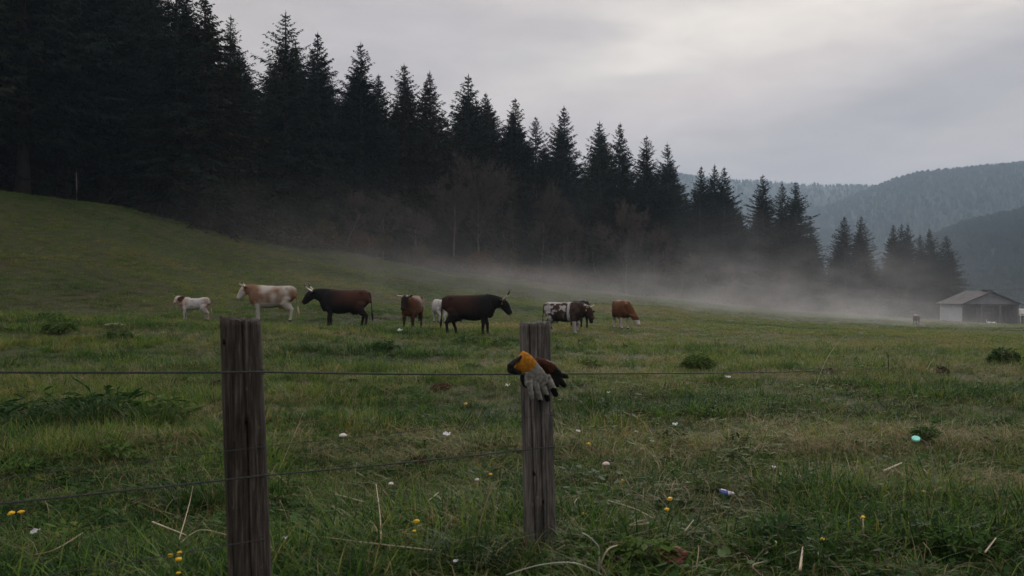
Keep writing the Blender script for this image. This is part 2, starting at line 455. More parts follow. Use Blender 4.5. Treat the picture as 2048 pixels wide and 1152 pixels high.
def spruce_meshes(seed, H, R, clear=0.02, top_open=0.35, dens=1.0):
    rg = random.Random(seed)
    t = MB(); k = 9; bend = [rg.uniform(-.12, .12) for _ in range(2)]
    pts = [(bend[0]*math.sin(i/k*3), bend[1]*math.sin(i/k*2.3), H*i/k-(0.6 if i == 0 else 0)) for i in range(k+1)]
    r0 = 0.012*H+0.05
    ra = [r0*(1-i/k)**0.8+0.015 for i in range(k+1)]; ra[0] *= 1.35
    t.tube(pts, ra, n=9)
    def axis(z):
        f = max(0, min(k-1e-6, z/H*k)); i = int(f); a, b = Vector(pts[i]), Vector(pts[i+1]); q = a.lerp(b, f-i); q.z = z; return q
    c = MB(); z = max(clear*H, 0.25)
    sector = [rg.uniform(0.72, 1.18) for _ in range(9)]
    def strip(a, b, w0, w1, roll):
        dirv = (b-a); 
        if dirv.length < 1e-5: return
        dn = dirv.normalized(); s = dn.cross(Vector((math.cos(roll), math.sin(roll)*0.6, math.sin(roll)))).normalized()
        m = a.lerp(b, 0.45)
        c.v += [tuple(a-s*w0*0.5), tuple(m-s*w1*0.5), tuple(b), tuple(m+s*w1*0.5)]
        n = len(c.v); c.f.append((n-4, n-3, n-2, n-1)); c.m.append(0)
    while z < H-0.25:
        tt = z/H
        prof = (1-tt**1.55)*0.97+0.03*(1-tt)
        low = min(1.0, 0.62+0.38*(tt-clear)/0.14) if tt < clear+0.14 else 1.0
        nb = (8 if tt < 0.6 else 7 if tt < 0.8 else 6)
        a0 = rg.uniform(0, 6.28)
        for b in range(nb):
            if tt > 1-top_open*0.9 and rg.random() < 0.12: continue
            az = a0+b*2*PI/nb+rg.uniform(-.35, .35)
            L = R*prof*low*rg.uniform(0.55, 1.2)*sector[int(az % (2*PI)/(2*PI)*9)]+0.14
            el = rad(-20+54*tt**2+rg.uniform(-9, 9)); droop = 0.34*(1-tt)*rg.uniform(.5, 1.3); curl = 0.20
            rd = Vector((math.cos(az), math.sin(az), 0)); sdv = Vector((-rd.y, rd.x, 0))
            base = axis(z+rg.uniform(-.12, .12))
            def path(s): return base+rd*(L*s*math.cos(el))+Vector((0, 0, L*(s*math.sin(el)-droop*s*s+curl*s**3)))
            prev = path(0.0)
            for q in (0.35, 0.7, 1.0):
                cur = path(q); strip(prev, cur, 0.06*(1.2-q)+.02, 0.07*(1.3-q)+0.03, rg.uniform(0, 6.3)); prev = cur
            step = (0.17+0.02*L)*(0.72 if tt > .62 else 1)/dens
            m = max(4, int(L/step))
            for i in range(m):
                s = 0.10+0.90*(i+rg.random())/m
                p = path(min(s, 1.0)); tl = (0.16+0.26*L*(1-s)*0.55+0.09*min(L, 2.5))*rg.uniform(0.6, 1.35); tl = min(tl, 1.1)
                for sg in (-1, 1):
                    dv = rd*rg.uniform(.35, .95)+sdv*sg*rg.uniform(.4, 1.0)+Vector((0, 0, rg.uniform(-.75, .10)-0.25*(1-tt)))
                    strip(p, p+dv.normalized()*tl, 0.04, 0.11+0.06*tl, rg.uniform(0, 6.3))
                if rg.random() < 0.55:
                    strip(p, p+Vector((rg.uniform(-.2, .2), rg.uniform(-.2, .2), -1)).normalized()*tl*rg.uniform(.5, 1.0), 0.03, 0.10, rg.uniform(0, 6.3))
        z += (0.34+0.22*(1-tt)+0.10*max(0, (tt-.7)/.3))*rg.uniform(0.75, 1.2)
    for i in range(10):
        a = rg.uniform(0, 6.3); zz = H-0.5+0.06*i
        strip(Vector((pts[-1][0], pts[-1][1], zz-0.25)), Vector((pts[-1][0]+.12*math.cos(a), pts[-1][1]+.12*math.sin(a), zz+0.05)), .03, .06, a)
    strip(Vector((pts[-1][0], pts[-1][1], H-0.7)), Vector((pts[-1][0], pts[-1][1], H+0.35)), .05, .08, 0.3)
    return t.mesh('trunk', True), c.mesh('crown')

TREE_H = 24.0
VARS = [spruce_meshes(1, TREE_H, 7.0), spruce_meshes(2, TREE_H, 6.4, 0.03), spruce_meshes(3, TREE_H, 7.6, 0.02), spruce_meshes(4, TREE_H, 7.0, 0.04, 0.45, 0.9),
        spruce_meshes(5, TREE_H, 6.6, 0.17, 0.4)]
for tm, cm in VARS: tm.materials.append(m_bark); cm.materials.append(m_needle)

def spruce(var, x, y, H, label, group, wide=1.0, rz=None):
    z = gz(x, y)
    o = empty('spruce_tree', (x, y, z), random.uniform(0, 6.28) if rz is None else rz)
    k = H/TREE_H; o.scale = (k*wide, k*wide, k)
    tag(o, label, 'spruce tree', group)
    for nm, me in zip(('trunk', 'crown'), VARS[var]):
        c = bpy.data.objects.new(nm, me); COL.objects.link(c); c.parent = o
    return o

# px of the top, py of the top, metres behind (+) or before (-) the edge of the meadow, kind, width, what sets it apart
FRONT = [
 (-75, -420, 4, 4, 1.1, 'huge dark spruce cut by the picture edge, its trunk partly out of view'),
 (46, -330, 5, 4, 1.15, 'huge dark spruce with the thick bare trunk showing under its lowest boughs'),
 (128, -300, 8, 4, 1.15, 'huge dark spruce just behind the pale thin sapling stem'),
 (212, -210, 8, 4, 1.1, 'tall dark spruce with a thin trunk showing beside the black gap in the wood'),
 (290, -120, 8, 0, 1.0, 'tall spruce above the brown strip where the meadow meets the wood'),
 (352, -75, -1, 2, 1.15, 'massive spruce with skirts sweeping down to the grass, above the white calf'),
 (412, -12, -2, 0, 1.35, 'massive spruce whose broad skirt reaches farthest down the slope behind the calf'),
 (462, 30, 5, 1, 1.0, 'spruce with a bushy top between the massive skirted spruce and the open sky'),
 (572, 24, 1, 3, 1.3, 'spruce with a thin see-through top standing clear above its neighbours'),
 (634, 66, 3, 0, 1.0, 'dense spruce close beside the one with the thin see-through top'),
 (722, 85, 1, 1, 1.05, 'tall spruce with a sharp narrow tip above the dark cow'),
 (758, 150, 4, 0, 1.0, 'shorter spruce tucked against the sharp tipped spruce above the dark cow'),
 (808, 128, 2, 3, 1.1, 'spruce with a ragged broad tip and sky showing between its upper branches'),
 (858, 143, 3, 1, 1.0, 'spruce with a leaning thin tip next to the ragged broad one'),
 (938, 150, 1, 3, 1.3, 'spruce with open layered branches rising above the tall bare trees'),
 (972, 186, 4, 0, 1.0, 'denser spruce pressed against the open layered one'),
 (1030, 195, 2, 1, 1.0, 'pointed spruce just behind the crown of the tall bare tree'),
 (1072, 233, 3, 0, 0.95, 'shorter spruce between two pointed ones above the bare trees'),
 (1128, 213, 1, 2, 1.0, 'tall regular spruce standing above the black and white cow'),
 (1200, 243, 2, 3, 1.15, 'spruce with an open tip, first of a close pair above the grazing brown cow'),
 (1241, 247, 1, 0, 0.95, 'spruce with a full tip, second of a close pair above the grazing brown cow'),
 (1293, 271, 2, 1, 1.05, 'spruce with a rounded blunt tip in the falling row toward the valley'),
 (1335, 286, 0, 2, 0.95, 'spruce with a long even slope beside the open gap of sky in the row'),
 (1403, 333, 2, 0, 0.95, 'first of three spruces in a tight clump after the sky gap'),
 (1430, 329, 4, 1, 0.9, 'middle and highest of three spruces in a tight clump after the sky gap'),
 (1449, 335, 1, 0, 1.05, 'last of three spruces in a tight clump after the sky gap'),
 (1526, 349, 2, 1, 1.1, 'spruce standing alone against the far blue ridge'),
 (1564, 366, 3, 0, 0.95, 'lower of two spruces that overlap the far ridge beside the misty gap'),
 (1592, 363, 1, 2, 1.1, 'broad spruce at the misty gap with its whole side sloping to the ground'),
 (1690, 433, 3, 3, 1.15, 'first of two short spruces in the mist against the blue hill'),
 (1722, 432, 2, 1, 1.1, 'second of two short spruces in the mist against the blue hill'),
 (1786, 450, 5, 0, 1.0, 'first of a cluster of small misty spruces near the barn'),
 (1803, 447, 8, 1, 1.0, 'second of a cluster of small misty spruces near the barn'),
 (1815, 449, 10, 0, 0.9, 'third of a cluster of small misty spruces near the barn'),
 (1840, 468, 9, 1, 0.9, 'low small spruce in the dip of the misty cluster near the barn'),
 (1859, 457, 12, 2, 0.95, 'pointed spruce right behind the back end of the barn'),
 (1893, 471, 14, 1, 1.25, 'last spruce of the wood, its skirt touching the barn roof in the picture'),
]
occupied = []
for px, py, off, var, wide, lab in FRONT:
    D = edge_at(px)+off+(4.0 if px > 470 else .5); x = (px-1024)/F*D; zb = gz(x, D)
    H = EYE+(HORIZON-py)/F*D-zb
    spruce(var, x, D, H, lab, 'spruces along the edge of the wood', wide)
    occupied.append((x, D))
tops = [(p[0], p[1]) for p in FRONT]
def skyline(px): return min(ty+abs(px-tx)*2.5 for tx, ty in tops)
rg = random.Random(5); nfill = 0; tries = 0
LIM = {0: 70, 1: 50}
while nfill < 205 and tries < 14000:
    tries += 1
    px = rg.uniform(-190, 1905); back = rg.uniform(4, 48)**1.0
    if px > 1350: back = rg.uniform(3, 22)
    back += 6*(px < 320); D = edge_at(px)+back; x = (px-1024)/F*D; zb = gz(x, D)
    yt = skyline(px)+rg.uniform(8, 60); H = EYE+(HORIZON-yt)/F*D-zb
    if H < 6.5 or (H > 29 and px > 330): continue
    H = min(H, 31)
    if min((a-x)**2+(b-D)**2 for a, b in occupied) < (1.9 if px < 1300 else 1.5)**2: continue
    occupied.append((x, D)); nfill += 1
    spruce(rg.choice((0, 1, 2, 0, 1)), x, D, H, 'dark spruce deep in the shaded mass behind the edge of the wood', 'spruces deep inside the wood', rg.uniform(.95, 1.25))
# a low row of young spruces closing the wood under the tall ones
for px in (520, 560, 645, 690, 770, 905, 1090, 1180, 1260, 1360, 1475, 1545, 1625, 1660, 1745):
    D = edge_at(px)+rg.uniform(5, 9); x = (px-1024)/F*D
    spruce(rg.choice((0, 2)), x, D, rg.uniform(6, 9.5) if px < 1600 else rg.uniform(3.5, 5.0), 'young bushy spruce in the shade under the tall spruces', 'young spruces under the tall ones', 1.35)

# ---- bare deciduous trees
def bare_meshes(seed, H, levels=5, spread=0.55, thick=1.0):
    rg = random.Random(seed); t = MB(); c = MB()
    def limb(p, dv, L, r, lev):
        k = 3 if lev < 2 else 2; pts = [p]; q = p; dd = dv.copy()
        for i in range(k):
            dd = (dd+Vector((rg.uniform(-.16, .16), rg.uniform(-.16, .16), rg.uniform(-.02, .14)))).normalized()
            q = q+dd*(L/k); pts.append(q)
        if lev == 0: t.tube(pts, [r*(1-0.5*i/k) for i in range(k+1)], n=8)
        elif lev < 3: c.tube(pts, [r*(1-0.55*i/k)+.004 for i in range(k+1)], n=5 if lev == 1 else 4, cap=False)
        else:
            for a, b in zip(pts[:-1], pts[1:]):
                s = (b-a).cross(Vector((rg.uniform(-1, 1), rg.uniform(-1, 1), rg.uniform(-1, 1)))).normalized()*max(r, 0.015)
                c.quad(tuple(a-s), tuple(b-s*0.6), tuple(b+s*0.6), tuple(a+s))
        if lev >= levels: return
        n = (9, 7, 6, 5, 3)[min(lev, 4)]
        for i in range(n):
            f = rg.uniform(0.25 if lev else 0.3, 1.0); j = min(int(f*k), k-1); pp_ = pts[j].lerp(pts[j+1], f*k-j)
            a = rg.uniform(0, 6.28); side = dd.cross(Vector((math.cos(a), math.sin(a), 0.3))).normalized()
            nd = (dd*rg.uniform(.55, 1.0)+side*rg.uniform(.35, .9)*(spread/0.55)+Vector((0, 0, .22))).normalized()
            limb(pp_, nd, L*rg.uniform(.38, .62), r*0.42, lev+1)
    limb(Vector((0, 0, -0.3)), Vector((0, 0, 1)), H*0.62, 0.11*thick*H/12, 0)
    return t.mesh('trunk', True), c.mesh('branches')
BARE = [bare_meshes(21, 12.5, 5), bare_meshes(22, 12.5, 5, 0.7), bare_meshes(23, 12.5, 5, 0.45)]
m_palebark = noisy_mat('pale_bark', (0.06, 0.055, 0.05), (0.17, 0.16, 0.15), 6, 0.9, 0.2, 0.3, 0.01, (1, 1, 0.4))
for tm, cm in BARE: tm.materials.append(m_palebark); cm.materials.append(m_twig)
def bare(var, px, off, H, label, wide=1.0):
    D = edge_at(px)+off-1.8; x = (px-1024)/F*D
    o = empty('bare_tree', (x, D, gz(x, D)), rg.uniform(0, 6.28)); k = H/12.5; o.scale = (k*wide, k*wide, k)
    tag(o, label, 'bare tree', 'leafless trees before the spruces')
    for nm, me in zip(('trunk', 'branches'), BARE[var]):
        c = bpy.data.objects.new(nm, me); COL.objects.link(c); c.parent = o
for a in [(2, 912, 1.5, 13.0, 'leafless tree with one long pale straight trunk before the dark spruces'),
          (0, 962, 1.0, 14.5, 'tallest leafless tree with a wide brownish twiggy crown above the white rump'),
          (1, 1020, 0.5, 14.0, 'wide leafless tree above the black cow facing the post', 1.1),
          (0, 1080, 1.5, 13.0, 'leafless tree with a pale upright stem above the gloved post'),
          (1, 1130, 0.0, 10.0, 'lower leafless tree above the black and white cow'),
          (2, 1195, 1.0, 12.0, 'leafless tree below the open tipped spruce of the close pair'),
          (0, 1252, 1.5, 13.5, 'rounded leafless tree above the grazing brown cow'),
          (1, 1310, 0.0, 11.0, 'leafless tree at the mist below the blunt tipped spruce'),
          (2, 1365, 1.0, 9.0, 'thin leafless tree below the gap of sky in the row'),
          (1, 1470, 0.5, 7.5, 'low leafless tree in the mist after the clump of three spruces', 1.1),
          (0, 1560, 0.5, 7.0, 'low leafless tree in the mist below the overlapping spruces', 1.1),
          (1, 1650, 0.5, 6.0, 'small leafless tree in the misty gap', 1.1),
          (0, 1750, 2.0, 6.0, 'small leafless tree between the short pair and the misty cluster of spruces', 1.2),
          (1, 690, 0.5, 6.5, 'short leafless tree where the mist begins on the slope', 1.2),
          (0, 765, 0.0, 7.0, 'short brown leafless tree above the dark cow facing the calf', 1.2),
          (2, 840, 0.5, 8.0, 'short leafless tree beside the long pale trunk', 1.2)]:
    bare(*a)

# ---- bushes along the edge
def bush_meshes(seed, n=2600):
    rg = random.Random(seed); b = MB(); s = MB()
    cl = [(Vector((rg.gauss(0, .75), rg.gauss(0, .75), rg.uniform(.35, 1.5))), rg.uniform(.35, .75)) for _ in range(12)]
    for i in range(n):
        c, r = rg.choice(cl); dv = Vector((rg.gauss(0, 1), rg.gauss(0, 1), rg.gauss(0, 1))).normalized()
        p = c+dv*r*rg.random()**0.4
        if p.z < 0.02: p.z = rg.uniform(.02, .3)
        a = Vector((rg.uniform(-1, 1), rg.uniform(-1, 1), rg.uniform(-1, 1))).normalized()*rg.uniform(.05, .11); e = a.cross(Vector((rg.uniform(-1, 1), rg.uniform(-1, 1), .5))).normalized()*0.05
        b.quad(tuple(p-a), tuple(p+e), tuple(p+a), tuple(p-e))
    for c, r in cl:
        s.tube([(c.x*0.15, c.y*0.15, -0.1), (c.x*.6, c.y*.6, c.z*.5), tuple(c)], [.035, .025, .012], n=5, cap=False)
    return b.mesh('leaves'), s.mesh('stems')
BUSH = [bush_meshes(41), bush_meshes(42)]
for bm_, sm_ in BUSH: bm_.materials.append(m_leafbrown); sm_.materials.append(m_twig)
for i, px in enumerate([545, 600, 640, 668, 705, 742, 790, 822, 868, 905, 942, 985, 1030, 1062, 1105, 1150, 1188, 1226, 1270, 1318, 1352, 1400, 1440, 1490, 1535, 1580, 1625, 1672, 1730, 1790]):
    D = edge_at(px)+rg.uniform(-2.2, .8); x = (px-1024)/F*D
    o = empty('brown_bush', (x, D, gz(x, D)-0.05), rg.uniform(0, 6.28)); k = rg.uniform(.9, 1.9); o.scale = (k*1.15, k*1.15, k)
    tag(o, 'low brown leafed bush at the misty foot of the wood', 'bush', 'brown bushes at the foot of the wood')
    for nm, me in zip(('leaves', 'stems'), BUSH[i % 2]):
        c = bpy.data.objects.new(nm, me); COL.objects.link(c); c.parent = o

# a thin pale sapling stem in the dark gap
D = edge_at(153)-0.5; b = MB(); p0 = P(153, 386, D); x0, y0 = p0.x, p0.y; z0 = gz(x0, y0)
b.tube([(x0, y0, z0-.2), (x0+.02, y0, z0+1.0), (x0-.02, y0, z0+2.2)], [.055, .045, .035], n=8)
o = b.build('bare_sapling', noisy_mat('pale_stem', (.07, .066, .062), (.12, .115, .11), 8, .8, .2, .2), smooth=True); tag(o, 'thin pale upright stem in the black gap under the spruces', 'sapling')

# ---- far forest on the hills: one mass nobody could count
def far_tree(seed):
    rg = random.Random(seed); b = MB(); H = 1.0
    for i in range(7):
        z = 0.06+0.9*(i/7.0); r = 0.19*(1-z)**0.8+0.01; n = 7; a0 = rg.random()*6
        for j in range(n):
            a = a0+j*2*PI/n; a2 = a+2*PI/n*0.8; rr = r*rg.uniform(.7, 1.2)
            b.tri((0, 0, z+0.20*(1.1-z)), (math.cos(a)*rr, math.sin(a)*rr, z-0.05), (math.cos(a2)*rr, math.sin(a2)*rr, z-0.05))
    return b.mesh('far_conifer')
def far_round(seed):
    b = MB(); b.ball((0, 0, .5), .30, .30, .5, 8, seed, 0.5); return b.mesh('far_broadleaf')
# ------------------------------------------------------------------ scattered stuff (one object, geometry nodes)
def scatter(name, protos, pts, eul, scl, idx, tint, label, cat):
    """protos: meshes; every point carries its own turn, size, kind and tint"""
    pc = bpy.data.collections.new(name+'_kinds')
    for i, me in enumerate(protos):
        pc.objects.link(bpy.data.objects.new('%03d_%s' % (i, me.name), me))
    me = bpy.data.meshes.new(name); me.vertices.add(len(pts)); me.vertices.foreach_set('co', np.asarray(pts, np.float32).ravel())
    for nm, ty, arr, key in (('turn', 'FLOAT_VECTOR', eul, 'vector'), ('size', 'FLOAT_VECTOR', scl, 'vector'), ('pick', 'INT', idx, 'value'), ('tint', 'FLOAT', tint, 'value')):
        a = me.attributes.new(nm, ty, 'POINT'); a.data.foreach_set(key, np.asarray(arr, np.int32 if ty == 'INT' else np.float32).ravel())
    o = link_mesh(name, me)
    t = bpy.data.node_groups.new(name, 'GeometryNodeTree')
    t.interface.new_socket('Geometry', in_out='INPUT', socket_type='NodeSocketGeometry'); t.interface.new_socket('Geometry', in_out='OUTPUT', socket_type='NodeSocketGeometry')
    N = t.nodes.new; gi = N('NodeGroupInput'); go = N('NodeGroupOutput')
    ip = N('GeometryNodeInstanceOnPoints'); ci = N('GeometryNodeCollectionInfo'); ci.inputs['Collection'].default_value = pc
    ci.inputs['Separate Children'].default_value = True; ci.inputs['Reset Children'].default_value = True
    ip.inputs['Pick Instance'].default_value = True
    def attr(nm, ty):
        n = N('GeometryNodeInputNamedAttribute'); n.data_type = ty; n.inputs['Name'].default_value = nm; return n.outputs['Attribute']
    er = N('FunctionNodeEulerToRotation'); L = t.links.new
    L(attr('turn', 'FLOAT_VECTOR'), er.inputs[0]); L(er.outputs[0], ip.inputs['Rotation']); L(attr('size', 'FLOAT_VECTOR'), ip.inputs['Scale'])
    L(attr('pick', 'INT'), ip.inputs['Instance Index']); L(gi.outputs[0], ip.inputs['Points']); L(ci.outputs[0], ip.inputs['Instance']); L(ip.outputs[0], go.inputs[0])
    md = o.modifiers.new('scatter', 'NODES'); md.node_group = t
    return tag(o, label, cat, kind='stuff')

rs = np.random.RandomState(4)
# ---- forest on the hills
m_far = object_random_mat('far_forest', [(0.0, (0.010, 0.018, 0.013)), (0.6, (0.018, 0.028, 0.018)), (1.0, (0.034, 0.036, 0.020))], 0.9, 0.05, 1.0, 0.1, attr='tint')
FT = [far_tree(1), far_tree(2), far_tree(3), far_round(4)]
for q in FT: q.materials.append(m_far)
AP = []; AS = []; AI = []
for D0, px, zf, depth in HILLS:
    n = {2500: 15000, 3300: 7000, 1250: 9000}[D0]
    up = rs.uniform(max(px[0], 1250), min(px[-1], 2200), n); s = -depth*rs.uniform(0, 1, n)**1.7+0.03
    y = D0*(1+s); x = (up-1024)/F*D0*(1+s*0.6); z = zf(up, s)-0.5
    h = rs.uniform(9, 16, n)
    AP.append(np.stack([x, y, z], 1)); wd = h*rs.uniform(.8, 1.25, n); AS.append(np.stack([wd, wd, h], 1)); AI.append(np.where(rs.rand(n) < 0.12, 3, rs.randint(0, 3, n)))
AP = np.concatenate(AP); AS = np.concatenate(AS); AI = np.concatenate(AI); N_ = len(AP)
scatter('distant_forest', FT, AP, np.stack([np.zeros(N_), np.zeros(N_), rs.uniform(0, 6.3, N_)], 1), AS, AI,
        np.clip(fbm(AP[:, 0]/90, AP[:, 1]/90, 9)*.7+.05+rs.normal(0, .05, N_), 0, 1), 'conifer forest covering the hazy blue hills', 'forest')

# ---- meadow grass
GREEN = [(0.0, (0.016, 0.046, 0.010)), (0.3, (0.056, 0.124, 0.018)), (0.6, (0.116, 0.186, 0.028)), (0.85, (0.185, 0.200, 0.042)), (1.0, (0.24, 0.18, 0.066))]
m_grass = object_random_mat('grass_blades', GREEN, 0.6, 0.10, 9.0, 0.35, 0.35, attr='tint')
m_dry = object_random_mat('dry_blades', [(0.0, (0.13, 0.11, 0.055)), (0.5, (0.23, 0.195, 0.11)), (1.0, (0.36, 0.31, 0.20))], 0.8, 0.08, 5.0, 0.6, 0.2, attr='tint')
m_leaf = object_random_mat('small_leaves', [(0.0, (0.018, 0.052, 0.012)), (0.5, (0.040, 0.092, 0.018)), (1.0, (0.090, 0.140, 0.024))], 0.7, 0.08, 9.0, 0.3, 0.3, attr='tint')
def blade(b, rg, p, az, h, lean, wd, segs=3, flop=0.0):
    dr = Vector((math.cos(az), math.sin(az), 0)); sd_ = Vector((-dr.y, dr.x, 0))
    tw = rg.uniform(-.6, .6); sd_ = (sd_+Vector((0, 0, 0))*tw).normalized()
    prev = None
    for i in range(segs+1):
        s = i/segs; q = Vector(p)+dr*(h*lean*s**1.8)+Vector((0, 0, h*(s-flop*s**3)))
        q.z = max(q.z, 0.004+0.004*rg.random()) if s > 0 else q.z
        ww = wd*(1-s**1.6)*(0.75+.5*min(s*3, 1)*.5)
        cur = (tuple(q-sd_*ww*.5), tuple(q+sd_*ww*.5))
        if prev:
            if i == segs: b.tri(prev[0], prev[1], tuple(q))
            else: b.quad(prev[0], prev[1], cur[1], cur[0])
        prev = cur
def tuft(seed, n, R, h0, h1, l0, l1, w0, w1, dry=0.12, flop=0.45, segs=3):
    rg = random.Random(seed); b = MB()
    for i in range(n):
        r = R*math.sqrt(rg.random()); a = rg.uniform(0, 6.28); p = (r*math.cos(a), r*math.sin(a), -0.015)
        b.mi = 1 if rg.random() < dry else 0
        blade(b, rg, p, a+rg.gauss(0, 1.0), rg.uniform(h0, h1), rg.uniform(l0, l1), rg.uniform(w0, w1), segs, rg.uniform(0, flop))
    me = b.mesh('tuft'); me.materials.append(m_grass); me.materials.append(m_dry); return me
def straw_tangle(seed, n=12, R=.16):
    rg = random.Random(seed); b = MB(); b.mi = 1
    for i in range(n):
        r = R*math.sqrt(rg.random()); a = rg.uniform(0, 6.28)
        blade(b, rg, (r*math.cos(a), r*math.sin(a), rg.uniform(0, .05)), rg.uniform(0, 6.28), rg.uniform(.05, .17), rg.uniform(.8, 2.6), rg.uniform(.002, .0042), 4, rg.uniform(.3, 1.1))
    me = b.mesh('straw'); me.materials.append(m_grass); me.materials.append(m_dry); return me
def rosette(seed, n=9, R=.07, lw=.02, hz=.05):
    rg = random.Random(seed); b = MB()
    for i in range(n):
        a = rg.uniform(0, 6.28); r = R*rg.uniform(.3, 1); L = rg.uniform(.7, 1.3)*lw*1.5; h = hz*rg.uniform(.3, 1.2)
        dr = Vector((math.cos(a), math.sin(a), rg.uniform(-.3, .5))).normalized(); s = dr.cross(Vector((rg.uniform(-.3, .3), rg.uniform(-.3, .3), 1))).normalized()
        c = Vector((r*math.cos(a), r*math.sin(a), h)); w_ = lw*rg.uniform(.7, 1.2)
        k = [c-dr*L, c-dr*L*.35+s*w_*.8, c+dr*L*.45+s*w_*.7, c+dr*L, c+dr*L*.45-s*w_*.7, c-dr*L*.35-s*w_*.8]
        n0 = len(b.v); b.v += [tuple(q) for q in k]; b.f.append(tuple(range(n0, n0+6))); b.m.append(0)
        st = Vector((c.x*.2, c.y*.2, 0)); b.quad(tuple(st), tuple(st+Vector((.002, 0, 0))), tuple(k[0]+Vector((.002, 0, 0))), tuple(k[0]))
    me = b.mesh('leaves'); me.materials.append(m_leaf); return me
T = []
for i in range(4): T.append(tuft(100+i, 21, .09, .035, .11, .3, 1.3, .0048, .0095, .07))          # 0-3 short turf
for i in range(3): T.append(tuft(110+i, 23, .10, .08, .20, .3, 1.1, .0048, .0105, .06, .7))        # 4-6 longer
for i in range(2): T.append(tuft(120+i, 26, .12, .04, .10, .5, 1.6, .0025, .005, .55, .8))      # 7-8 half dry
for i in range(3): T.append(straw_tangle(130+i))                                                  # 9-11
for i in range(3): T.append(rosette(140+i, 12, .085, .009, .045))                                  # 12-14 clover like
for i in range(2): T.append(rosette(150+i, 8, .09, .020, .06))                                    # 15-16 broad leaves
for i in range(3): T.append(tuft(160+i, 34, .30, .05, .14, .3, 1.3, .012, .022, .18, .6, 2))      # 17-19 far, coarse
for i in range(2): T.append(tuft(170+i, 9, .10, .20, .42, .1, .6, .0018, .003, .75, .3))          # 20-21 tall thin stems
def sample(n, d0, d1, side=0.66, pw=1.0):
    d = np.sqrt(rs.uniform(d0**2, d1**2, n)) if d0 > 0 else rs.uniform(d0, d1, n) if pw == 1 else d0*(d1/d0)**rs.uniform(0, 1, n)
    u = rs.uniform(-side, side, n) if d0 > 0 else rs.uniform(-.2, .2, n); return u*d+rs.uniform(-3.5, 3.5, n), d
PX, PY, PI_, PS, PT = [], [], [], [], []
def add(x, y, idx, sc, tint): PX.append(x); PY.append(y); PI_.append(idx); PS.append(sc); PT.append(tint)
def fields(x, y):
    damp = fbm(x/5.5, y/5.5, 51); brown = fbm(x/3.2, y/2.2, 61); lush = fbm(x/1.1, y/1.1, 71); return damp, brown, lush
def cover(n, d0, d1, kscale, dryness, side=0.66):
    x, y = sample(n, d0, d1, side); damp, brown, lush = fields(x, y)
    r = rs.rand(n); idx = rs.randint(0, 4, n)
    idx = np.where((lush > .54) & (r < .6), rs.randint(4, 7, n), idx)
    idx = np.where((brown > .57) & (r < .40), rs.randint(7, 9, n), idx)
    idx = np.where(r > 1-.09*dryness-.20*dryness*(brown > .58), rs.randint(9, 12, n), idx)
    r2 = rs.rand(n); idx = np.where(r2 < .12+.20*(damp > .54), rs.randint(12, 15, n), idx)
    idx = np.where((r2 > np.where(y < 9, .945, .975)) & (damp > .44), rs.randint(15, 17, n), idx)
    idx = np.where((r2 > .96) & (r2 < .968), rs.randint(20, 22, n), idx)
    ti = np.clip(.40+1.1*(brown-.5)-.7*(damp-.5)+rs.normal(-.05, .30, n)-.07*(y < 9)+.07*np.clip((y-9)/25, 0, 1)*(1+np.clip(x/y*3, -1, 1)), 0, 1)
    keep = rs.rand(n) < np.clip(1.25-1.2*np.clip(brown-.55, 0, 1)*3, .45, 1)*np.clip(.45+(lush-.30)*4.2, .42, 1)
    sc = kscale*rs.uniform(.65, 1.35, n)*(0.8+.5*lush)
    add(x[keep], y[keep], idx[keep], sc[keep], ti[keep])
cover(5000, -2.0, 3.6, 1.0, 1.0, 1.2)
cover(12500, 3.4, 6.6, 1.2, .6); cover(13000, 6.0, 9.0, 1.15, 1.0)
cover(25000, 8.0, 17, 1.1, 0.9)
cover(29000, 16, 34, 1.35, 0.55)
def far(n, d0, d1, k):
    x, y = sample(n, d0, d1, .68); u = x/y; ed = np.interp(u, _ud, _T[0]); ok = y < ed+3
    x, y = x[ok], y[ok]; damp, brown, lush = fields(x/2.2, y/2.2); m = len(x)
    ti = np.clip(.54+1.2*(brown-.5)-.6*(damp-.5)+rs.normal(0, .18, m)+.05*np.clip(x/y*3, -.5, 1), 0, 1)
    add(x, y, rs.randint(17, 20, m), k*rs.uniform(.6, 1.3, m)*(.7+.6*lush), ti)
far(34000, 30, 75, 1.0); far(40000, 70, 215, 1.5)
x = np.concatenate(PX); y = np.concatenate(PY); ii = np.concatenate(PI_); sc = np.concatenate(PS); ti = np.concatenate(PT); n = len(x)
# leave the posts' own footprint free
fp = np.ones(n, bool)
for qx, qy in POST_XY: fp &= (x-qx)**2+(y-qy)**2 > 0.10**2
x, y, ii, sc, ti = x[fp], y[fp], ii[fp], sc[fp], ti[fp]; n = len(x)
eul = np.stack([rs.normal(0, .10, n), rs.normal(0, .10, n), rs.uniform(0, 6.283, n)], 1)
scatter('grass', T, np.stack([x, y, ground(x, y)], 1), eul, np.stack([sc, sc, sc], 1), ii, ti, 'short mixed meadow grass with dry blades and small leaves', 'grass')
